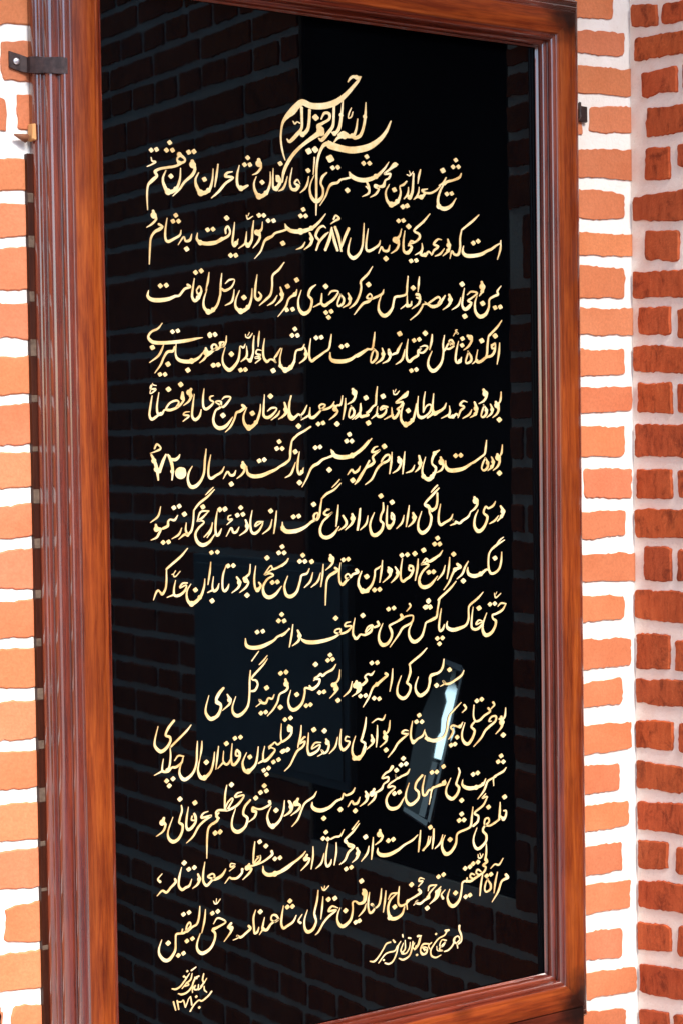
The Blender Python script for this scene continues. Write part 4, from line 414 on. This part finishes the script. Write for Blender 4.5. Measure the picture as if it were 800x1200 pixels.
# side wall, meets the front wall in the inside corner and faces left (-X); it has a dark doorway
D0, D1, DZ0, DZ1 = -1.06, -0.37, 0.02, 2.2
bm = bmesh.new()
lay = bm.faces.layers.float_color.new('tint')
Y_END = -2.35
box(bm, XC, XC + 0.25, D1, -0.0005, Z_LOW, Z_HIGH, 0)
box(bm, XC, XC + 0.25, Y_END, D0, Z_LOW, Z_HIGH, 0)
box(bm, XC, XC + 0.25, D0, D1, Z_LOW, DZ0, 0)
box(bm, XC, XC + 0.25, D0, D1, DZ1, Z_HIGH, 0)
side = lambda u, z, h: Vector((XC - h, u, z))
carried = sorted([((c[3] + c[1]) / 2, (c[5] + c[7]) / 2) for f_, c in parse(RETURN) if f_ == '0'])
for flag, c in parse(RETURN):
    if max(c[0], c[6]) > -0.003:
        s = -0.003 - random.uniform(0, 0.006)
        c[0] = min(c[0], s); c[6] = min(c[6], s)
    add_brick(bm, lay, c, side, 1, 0.0045)
    if flag == '0':             # carry the course outward, towards the camera
        zt, zb = (c[3] + c[1]) / 2, (c[5] + c[7]) / 2
        below = [q[0] for q in carried if q[0] < zt - 0.03]
        if below:               # keep the joints of the carried courses even
            zb = min(zb, below[-1] + 0.017)
        u = min(c[2], c[4]) - 0.012
        while u > Y_END + 0.03:
            L = random.choice((0.212, 0.212, 0.1))
            a = max(u - L, Y_END)
            if a < D1 and u > D0 and zb + 0.03 > DZ0 and zt < DZ1 + 0.02:
                if u > D1 + 0.03:
                    add_brick(bm, lay, [D1, zt, u, zt, u, zb, D1, zb], side, 1, 0.0045)
                u = D0 - 0.002
                continue
            j = random.uniform(-.002, .002)
            add_brick(bm, lay, [a, zt + j, u, zt, u, zb, a, zb + j], side, 1, 0.0045)
            u = a - random.uniform(0.009, 0.014)
courses(bm, lay, side, Y_END, -0.004, 1.69, Z_HIGH, 1, 0.0045, 1, (D0, D1, DZ0, DZ1))
courses(bm, lay, side, Y_END, -0.004, -0.9465, -0.16, 1, 0.0045)
for f in bm.faces:
    if f.material_index == 0:
        f[lay] = Vector((1, 1, 1, 1))
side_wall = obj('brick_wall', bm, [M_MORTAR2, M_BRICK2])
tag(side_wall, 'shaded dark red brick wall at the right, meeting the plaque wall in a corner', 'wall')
bm = bmesh.new()
for b_ in ((XC + .006, XC + 1.0, D0 + .001, D0 + .012, DZ0 + .012, DZ1 - .012), (XC + .006, XC + 1.0, D1 - .012, D1 - .001, DZ0 + .012, DZ1 - .012),
           (XC + 1.0, XC + 1.02, D0 - .02, D1 + .02, DZ0, DZ1), (XC + .006, XC + 1.0, D0 + .001, D1 - .001, DZ0 + .001, DZ0 + .011), (XC + .006, XC + 1.0, D0 + .001, D1 - .001, DZ1 - .011, DZ1 - .001)):
    box(bm, *b_)
obj('doorway_lining', bm, M_DARK, side_wall)

# the wall's own brick overhang, above the picture: it keeps the top of the plaque in half shade
bm = bmesh.new()
lay = bm.faces.layers.float_color.new('tint')
box(bm, -1.6, XC + 0.25, -1.30, -0.001, 2.70, 2.95, 0)
for f in bm.faces:
    f[lay] = Vector((1, 1, 1, 1))
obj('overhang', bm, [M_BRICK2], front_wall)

# walls added behind the camera to block sky and shape the varnish reflections
def blocker_brick():
    mt, t, b = mat('blocker_brick', 0.9, 0.2)
    br = N(t, 'ShaderNodeTexBrick')
    br.inputs['Scale'].default_value = 1.0
    br.inputs['Brick Width'].default_value = 0.22
    br.inputs['Row Height'].default_value = 0.067
    br.inputs['Mortar Size'].default_value = 0.012
    br.inputs['Color1'].default_value = (0.36, 0.09, 0.035, 1)
    br.inputs['Color2'].default_value = (0.28, 0.06, 0.022, 1)
    br.inputs['Mortar'].default_value = (0.62, 0.56, 0.5, 1)
    tc = N(t, 'ShaderNodeTexCoord')
    mp = N(t, 'ShaderNodeMapping')
    mp.inputs['Rotation'].default_value = (math.pi / 2, 0, 0)
    t.links.new(tc.outputs['Object'], mp.inputs['Vector'])
    t.links.new(mp.outputs[0], br.inputs['Vector'])
    t.links.new(br.outputs['Color'], b.inputs['Base Color'])
    return mt
bm = bmesh.new()
box(bm, -6.4, 9.0, -6.6, -6.3, -0.94, 3.4, 0, 0.01)
box(bm, -8.3, -8.0, -2.7, 6.0, -0.94, 3.4, 0, 0.01)
tag(obj('sky_blocker', bm, blocker_brick()), 'added brick walls behind the viewer that block sky light, mirrored faintly in the varnish', 'wall')

# ground
bm = bmesh.new()
vs = [bm.verts.new(v) for v in ((-400, -400, -0.95), (400, -400, -0.95), (400, 0.1, -0.95), (-400, 0.1, -0.95))]
bm.faces.new(vs)
tag(obj('paving', bm, M_PAVE), 'pale stone paving at the foot of the wall', 'paving', 'structure')

# ------------------------------------------------------------------ the framed plaque
X0, W, H = 0.013, 0.8005, 1.5037        # sight edges of the glass and its height
plaque = bpy.data.objects.new('framed_plaque', None)
col.objects.link(plaque)
plaque.location = (W / 2, 0, -0.09)
tag(plaque, 'tall black glass plaque of gold Persian calligraphy in a moulded red brown wooden frame', 'plaque')
bpy.context.view_layer.update()

def child(o, parent):
    o.parent = parent
    o.matrix_parent_inverse = parent.matrix_world.inverted()
    return o

def arc(p, q, bulge, n=7):
    """half round bead between two profile points"""
    p, q = Vector(p), Vector(q)
    d = q - p
    nrm = Vector((d.y, -d.x)).normalized()
    if nrm.y > 0:
        nrm = -nrm
    return [tuple(p + d * (0.5 - 0.5 * math.cos(math.pi * k / n)) + nrm * bulge * d.length * math.sin(math.pi * k / n)) for k in range(n + 1)]

# profile: (distance outward from the sight edge of the glass, y); second list says which spans are face wood
prof = [(-0.004, -0.018), (-0.004, -0.0255), (0.0, -0.0275)]
prof += arc((0.0005, -0.0285), (0.0058, -0.0425), 0.36)
prof += [(0.0062, -0.0425)]
prof += arc((0.0068, -0.0435), (0.0118, -0.0565), 0.34)
i_face0 = len(prof)
prof += [(0.0130, -0.0575), (0.0138, -0.0600), (0.0165, -0.0606), (0.0182, -0.0600), (0.0192, -0.0606), (0.0495, -0.0608), (0.0512, -0.0596)]
i_face1 = len(prof)
prof += [(0.0520, -0.0560)]
prof += arc((0.0535, -0.0545), (0.0625, -0.0430), 0.34)
prof += [(0.0632, -0.0418)]
prof += arc((0.0640, -0.0410), (0.0775, -0.0265), 0.32)
prof += [(0.0785, -0.0262)]
prof += arc((0.0795, -0.0250), (0.0835, -0.0205), 0.35, 4)
prof += [(0.0845, -0.0198), (0.0895, -0.0140), (0.0898, -0.0035), (0.06, -0.0035)]

def member(name, side_):
    bm = bmesh.new()
    rows = []
    nseg = 60
    for d, y in prof:
        row = []
        for k in range(nseg + 1):
            t = k / nseg
            if side_ == 'L':
                v = (X0 - d, y, -d + (H + 2 * d) * t)
            elif side_ == 'R':
                v = (W + d, y, -d + (H + 2 * d) * t)
            elif side_ == 'T':
                v = (X0 - d + (W - X0 + 2 * d) * t, y, H + d)
            else:
                v = (X0 - d + (W - X0 + 2 * d) * t, y, -d)
            v = Vector(v)
            # hand made timber is never dead straight
            v.y += 0.0006 * noise.noise(v * 4.0)
            row.append(bm.verts.new(v))
        rows.append(row)
    for i, (a, b) in enumerate(zip(rows, rows[1:])):
        for k in range(nseg):
            f = bm.faces.new((a[k], a[k + 1], b[k + 1], b[k]))
            f.material_index = 1 if i_face0 <= i < i_face1 - 1 else 0
            f.smooth = True
    bmesh.ops.recalc_face_normals(bm, faces=bm.faces)
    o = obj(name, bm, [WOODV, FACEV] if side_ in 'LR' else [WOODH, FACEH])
    return child(o, plaque)

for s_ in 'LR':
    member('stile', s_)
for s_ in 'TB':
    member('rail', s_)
bm = bmesh.new()
box(bm, X0 - 0.050, W + 0.0512, -0.0580, -0.010, -0.135, -0.0530, 0, 0.0015)
child(obj('lower_moulding', bm, [LOWER]), plaque)
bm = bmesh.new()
box(bm, -0.0848, -0.0750, -0.0100, -0.0003, -0.12, 1.268, 0, 0.001)  # dark strip added in place of the shadow left of the frame
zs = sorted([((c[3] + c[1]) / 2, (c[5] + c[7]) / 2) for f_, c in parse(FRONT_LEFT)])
for (t0, b0), (t1, b1) in zip(zs, zs[1:]):          # mortar joints carried across the strip in a shaded tone
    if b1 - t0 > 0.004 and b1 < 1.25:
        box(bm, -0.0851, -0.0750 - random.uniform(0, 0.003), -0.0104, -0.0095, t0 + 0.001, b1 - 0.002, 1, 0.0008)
child(obj('shadow_strip', bm, [SHADOW_STRIP, M_SHADED_JOINT]), plaque)

YG = -0.025
bm = bmesh.new()
box(bm, -0.003, W + 0.003, YG, YG + 0.006, -0.003, H + 0.003)
glass = child(obj('glass_panel', bm, M_GLASS), plaque)
bpy.context.view_layer.update()

# gold calligraphy: every pen stroke is a ribbon of paint with the nib's changing width
def catmull(P, sub=6):
    if len(P) == 2:
        return [tuple(P[0][i] + (P[1][i] - P[0][i]) * k / 4 for i in range(3)) for k in range(5)]
    Q = [tuple(2 * P[0][i] - P[1][i] for i in range(3))] + P + [tuple(2 * P[-1][i] - P[-2][i] for i in range(3))]
    out = []
    for a, b, c, d in zip(Q, Q[1:], Q[2:], Q[3:]):
        for k in range(sub):
            t = k / sub
            out.append(tuple(0.5 * (2 * b[i] + (c[i] - a[i]) * t + (2 * a[i] - 5 * b[i] + 4 * c[i] - d[i]) * t * t + (3 * b[i] - a[i] - 3 * c[i] + d[i]) * t ** 3) for i in range(3)))
    out.append(P[-1])
    return out

def ribbon(bm, P, y, grow=0.0):
    K = 1.115 + 0.00024 * P[0][0]              # the lettering is laid out a little wide
    pts = catmull([(x / K, z, w) for x, z, w in P])
    n = len(pts)
    L, R = [], []
    for i, (x, z, w) in enumerate(pts):
        a, b = pts[max(i - 1, 0)], pts[min(i + 1, n - 1)]
        dx, dz = b[0] - a[0], b[1] - a[1]
        l = math.hypot(dx, dz) or 1e-6
        nx, nz = -dz / l, dx / l
        w = (max(w, 0.5) * NIB * (0.84 + 0.16 * abs(dx) / l) + grow) / 2
        L.append(((x + nx * w) * K, z + nz * w))
        R.append(((x - nx * w) * K, z - nz * w))
    V = lambda p: bm.verts.new((p[0] / 1000, y, p[1] / 1000))
    lv, rv = [V(p) for p in L], [V(p) for p in R]
    for i in range(n - 1):
        bm.faces.new((lv[i], lv[i + 1], rv[i + 1], rv[i]))
    for idx, sgn in ((0, -1), (n - 1, 1)):      # round the ends
        x, z, w = pts[idx]
        a, b = pts[max(idx - 1, 0)], pts[min(idx + 1, n - 1)]
        ang = math.atan2(b[1] - a[1], b[0] - a[0])
        w = (max(w, 0.5) * NIB * 0.9 + grow) / 2
        c = []
        for k in range(1, 6):
            th = ang + (math.pi / 2 - math.pi * k / 6) * (1 if sgn > 0 else -1) + (0 if sgn > 0 else math.pi)
            c.append(V(((x + math.cos(th) * w) * K, z + math.sin(th) * w)))
        s, e = (lv[idx], rv[idx])
        bm.faces.new([s] + (c if sgn > 0 else c) + [e]) if sgn > 0 else bm.faces.new([s] + c + [e])

def blob(bm, x, z, w, y):
    K = 1.115 + 0.00024 * x
    bm.faces.new([bm.verts.new(((x + math.cos(math.pi * k / 7) * w / 2 * K) / 1000, y, (z + math.sin(math.pi * k / 7) * w / 2 * 1.08) / 1000)) for k in range(14)])

def dot(bm, x, z, d, y, grow=0.0):
    K = 1.115 + 0.00024 * x
    r = (d * DOT + grow) / 2
    rot = 0.12 * math.sin(x * 1.7 + z) - 0.15
    vs = []
    for k in range(16):
        th = 2 * math.pi * k / 16
        rad = r * (0.885 + 0.115 * math.cos(4 * th))
        vs.append(bm.verts.new(((x + math.cos(th + rot) * rad * K) / 1000, y, (z + math.sin(th + rot) * rad) / 1000)))
    bm.faces.new(vs)

NIB, DOT = 0.87, 0.97
RIM = 0.45                                   # the reddish size showing round the gold, mm
for line in TEXT.strip().split('\n'):
    strokes, dots = line.split('|')
    S = [[tuple(int(v) / 10 for v in c.split(',')) for c in s_.split()] for s_ in strokes.split(';')]
    D = [tuple(int(v) / 10 for v in c.split(',')) for c in dots.split()]
    bm = bmesh.new()
    y = YG - 0.00015
    for layer, grow in ((1, RIM), (0, 0.0)):
        first = len(bm.faces)
        for P in S:
            if len(P) < 2:
                continue
            ribbon(bm, P, y, grow)
            y -= 0.000006
            for i_, (x, z, w) in enumerate(P):
                nb = [q[2] for q in P[max(i_ - 1, 0):i_ + 2]]
                if w > 4.3 and i_ < 4 and min(nb) < 0.76 * w and 3 < len(P) < 9:      # the round heads of waw, fa and mim
                    blob(bm, x - 0.13 * w, z, w * 1.25 + grow, y)
                    y -= 0.000003
                elif w > 3.4 and (0 < i_ < len(P) - 1 or w > 3.9):
                    blob(bm, x, z, w * NIB * 0.96 + grow, y)
                    y -= 0.000003
        for x, z, d in D:
            dot(bm, x, z, d, y, grow)
            y -= 0.000006
        bm.faces.ensure_lookup_table()
        for f in bm.faces[first:]:
            f.material_index = layer
    for f in bm.faces:
        f.normal_update()
        if f.normal.y > 0:
            f.normal_flip()
    child(obj('inscription_line', bm, [M_GOLD, M_SIZE]), glass)

# ------------------------------------------------------------------ straps, wedge and peg
def strap(name, path, w, thick, tilt, label):
    """flat iron strap bent along path (x, y) with its mid line at z(x)"""
    root = bpy.data.objects.new(name, None)
    col.objects.link(root)
    root.location = (path[0][0], 0, path[0][2])
    tag(root, label, 'metal strap')
    bpy.context.view_layer.update()
    bm = bmesh.new()
    rows = []
    for i, (x, y, z) in enumerate(path):
        a = Vector(path[max(i - 1, 0)][:2]); b = Vector(path[min(i + 1, len(path) - 1)][:2])
        d = (b - a).normalized()
        nrm = Vector((d.y, -d.x))
        if nrm.y > 0:
            nrm = -nrm
        ww = w * (1 + 0.05 * math.sin(i * 2.1)) / 2
        q = Vector((x, y)) + nrm * thick
        rows.append([bm.verts.new(v) for v in ((x, y, z - ww), (q.x, q.y, z - ww + .0006), (q.x, q.y, z + ww - .0006), (x, y, z + ww))])
    for a, b in zip(rows, rows[1:]):
        for k in range(4):
            bm.faces.new((a[k], a[(k + 1) % 4], b[(k + 1) % 4], b[k]))
    bm.faces.new(rows[0]); bm.faces.new(rows[-1][::-1])
    bmesh.ops.recalc_face_normals(bm, faces=bm.faces)
    child(obj('iron_strap', bm, M_STRAP), root)
    return root

lp = [(-0.1060, -0.0040, 1.3925), (-0.0900, -0.0040, 1.3890), (-0.0800, -0.0065, 1.3868), (-0.0785, -0.0160, 1.3858), (-0.0745, -0.0230, 1.3848),
      (-0.0670, -0.0335, 1.3835), (-0.0590, -0.0420, 1.3825), (-0.0500, -0.0495, 1.3818), (-0.0435, -0.0540, 1.3812)]
ls = strap('metal_strap', lp, 0.0225, 0.0022, 0, 'dark iron strap screwed to the bricks and hooked over the left edge of the frame')
bm = bmesh.new()
bmesh.ops.create_uvsphere(bm, u_segments=16, v_segments=10, radius=0.0048)
for v in bm.verts:
    v.co = Vector((v.co.x, v.co.y * 0.55, v.co.z)) + Vector((-0.0960, -0.0070, 1.3903))
child(obj('screw_head', bm, M_SCREW, smooth=True), ls)
rp = [(0.9235, -0.0040, 1.4070), (0.9120, -0.0040, 1.4070), (0.9030, -0.0060, 1.4072), (0.8960, -0.0150, 1.4074), (0.8900, -0.0235, 1.4078), (0.8840, -0.0320, 1.4080)]
strap('metal_strap', rp, 0.026, 0.003, 0, 'short dark iron strap peeping out behind the right edge of the frame')

bm = bmesh.new()
v8 = [(-0.0845, -0.004, 1.3080), (-0.0760, -0.004, 1.3085), (-0.0745, -0.004, 1.2840), (-0.0855, -0.004, 1.2850),
      (-0.0850, -0.024, 1.3065), (-0.0775, -0.026, 1.3070), (-0.0765, -0.026, 1.2850), (-0.0858, -0.024, 1.2862)]
v8 = [(-0.0775 + (x + 0.0805) * 0.6, y * 0.8, z) for x, y, z in v8]
vs = [bm.verts.new(v) for v in v8]
for q in ((0, 1, 2, 3), (7, 6, 5, 4), (0, 4, 5, 1), (1, 5, 6, 2), (2, 6, 7, 3), (3, 7, 4, 0)):
    bm.faces.new([vs[i] for i in q])
bmesh.ops.recalc_face_normals(bm, faces=bm.faces)
bmesh.ops.bevel(bm, geom=bm.edges[:], offset=0.0008, segments=1, affect='EDGES')
tag(obj('wooden_wedge', bm, M_PALEWOOD), 'small pale wooden wedge pushed in beside the left edge of the frame', 'wedge')
bm = bmesh.new()
bmesh.ops.create_cone(bm, segments=14, radius1=0.0062, radius2=0.0012, depth=0.018, cap_ends=True)
R_ = Matrix.Rotation(math.radians(-78), 4, 'Y')
for v in bm.verts:
    k = 1 + 0.15 * noise.noise(v.co * 300)
    v.co = (R_ @ (v.co * k)) + Vector((-0.0935, -0.0095, 1.2895))
tag(obj('wooden_peg', bm, M_PEG, smooth=True), 'short brown pointed peg lying on the mortar left of the pale wedge', 'peg')

# ------------------------------------------------------------------ things the plaque's glass reflects
CAM = m.translation
def mirror_ray(u, v):
    """point on the glass seen at picture position (u, v) of 800 x 1200, and the reflected direction"""
    d = FWD + RIGHT * ((u - 400) / 2200) - UP * ((v - 600 + 7.66) / 2200)
    t = (YG - CAM.y) / d.y
    return CAM + d * t, Vector((d.x, -d.y, d.z)).normalized()

root = bpy.data.objects.new('wall_cabinet', None)
col.objects.link(root)
root.location = (XC, -1.19, 0.14)
tag(root, 'blue grey cabinet on the side wall, seen as a dim rectangle in the glass', 'cabinet')
bpy.context.view_layer.update()
bm = bmesh.new()
box(bm, XC - 0.026, XC - 0.006, -1.50, -0.87, 0.15, 0.62, 0, 0.003)
child(obj('cabinet_body', bm, M_CAB), root)
bm = bmesh.new()
box(bm, XC - 0.030, XC - 0.0262, -1.48, -0.89, 0.17, 0.60, 0, 0.0015)
child(obj('cabinet_door', bm, M_CAB), root)

# a polished pane tilted out of the doorway so that it throws the sun onto the glass
G0, D_ = mirror_ray(520, 845)
C0 = G0 + D_ * ((XC - 0.02 - G0.x) / D_.x)
NRM = ((G0 - C0).normalized() + TO_SUN).normalized()
def on_pane(u, v, off=0.0):
    g, d = mirror_ray(u, v)
    t = (C0 + NRM * off - g).dot(NRM) / d.dot(NRM)
    return g + d * t
root = bpy.data.objects.new('window_sash', None)
col.objects.link(root)
root.location = C0
tag(root, 'tilted steel window sash in the doorway, seen only as a bright streak in the glass', 'window')
bpy.context.view_layer.update()
def slab(pts, thick):
    bm = bmesh.new()
    a = [bm.verts.new(p) for p in pts]
    b = [bm.verts.new(p - NRM * thick) for p in pts]
    n = len(pts)
    bm.faces.new(a); bm.faces.new(b[::-1])
    for i in range(n):
        bm.faces.new((a[i], b[i], b[(i + 1) % n], a[(i + 1) % n]))
    bmesh.ops.recalc_face_normals(bm, faces=bm.faces)
    return bm
child(obj('pane', slab([on_pane(*q) for q in ((530, 780), (534, 786), (532, 800), (537, 812), (535, 832), (531, 848), (532, 858), (526, 872), (521, 892), (508, 888), (512, 864), (516, 858), (517, 842), (523, 822), (521, 812), (526, 800))], 0.004), M_STEEL), root)
child(obj('sash_panel', slab([on_pane(*q, -0.006) for q in ((519, 776), (541, 783), (501, 964), (471, 944), (488, 850))], 0.004), M_PANEL), root)
for q in (((520, 772), (541, 780), (539, 787), (519, 777)), ((473, 945), (501, 962), (499, 968), (472, 950)), ((541, 782), (543, 784), (503, 964), (500, 962)), ((506, 892), (512, 894), (497, 958), (490, 955))):
    child(obj('sash_bar', slab([on_pane(*p, 0.004) for p in q], 0.008), M_SASH), root)
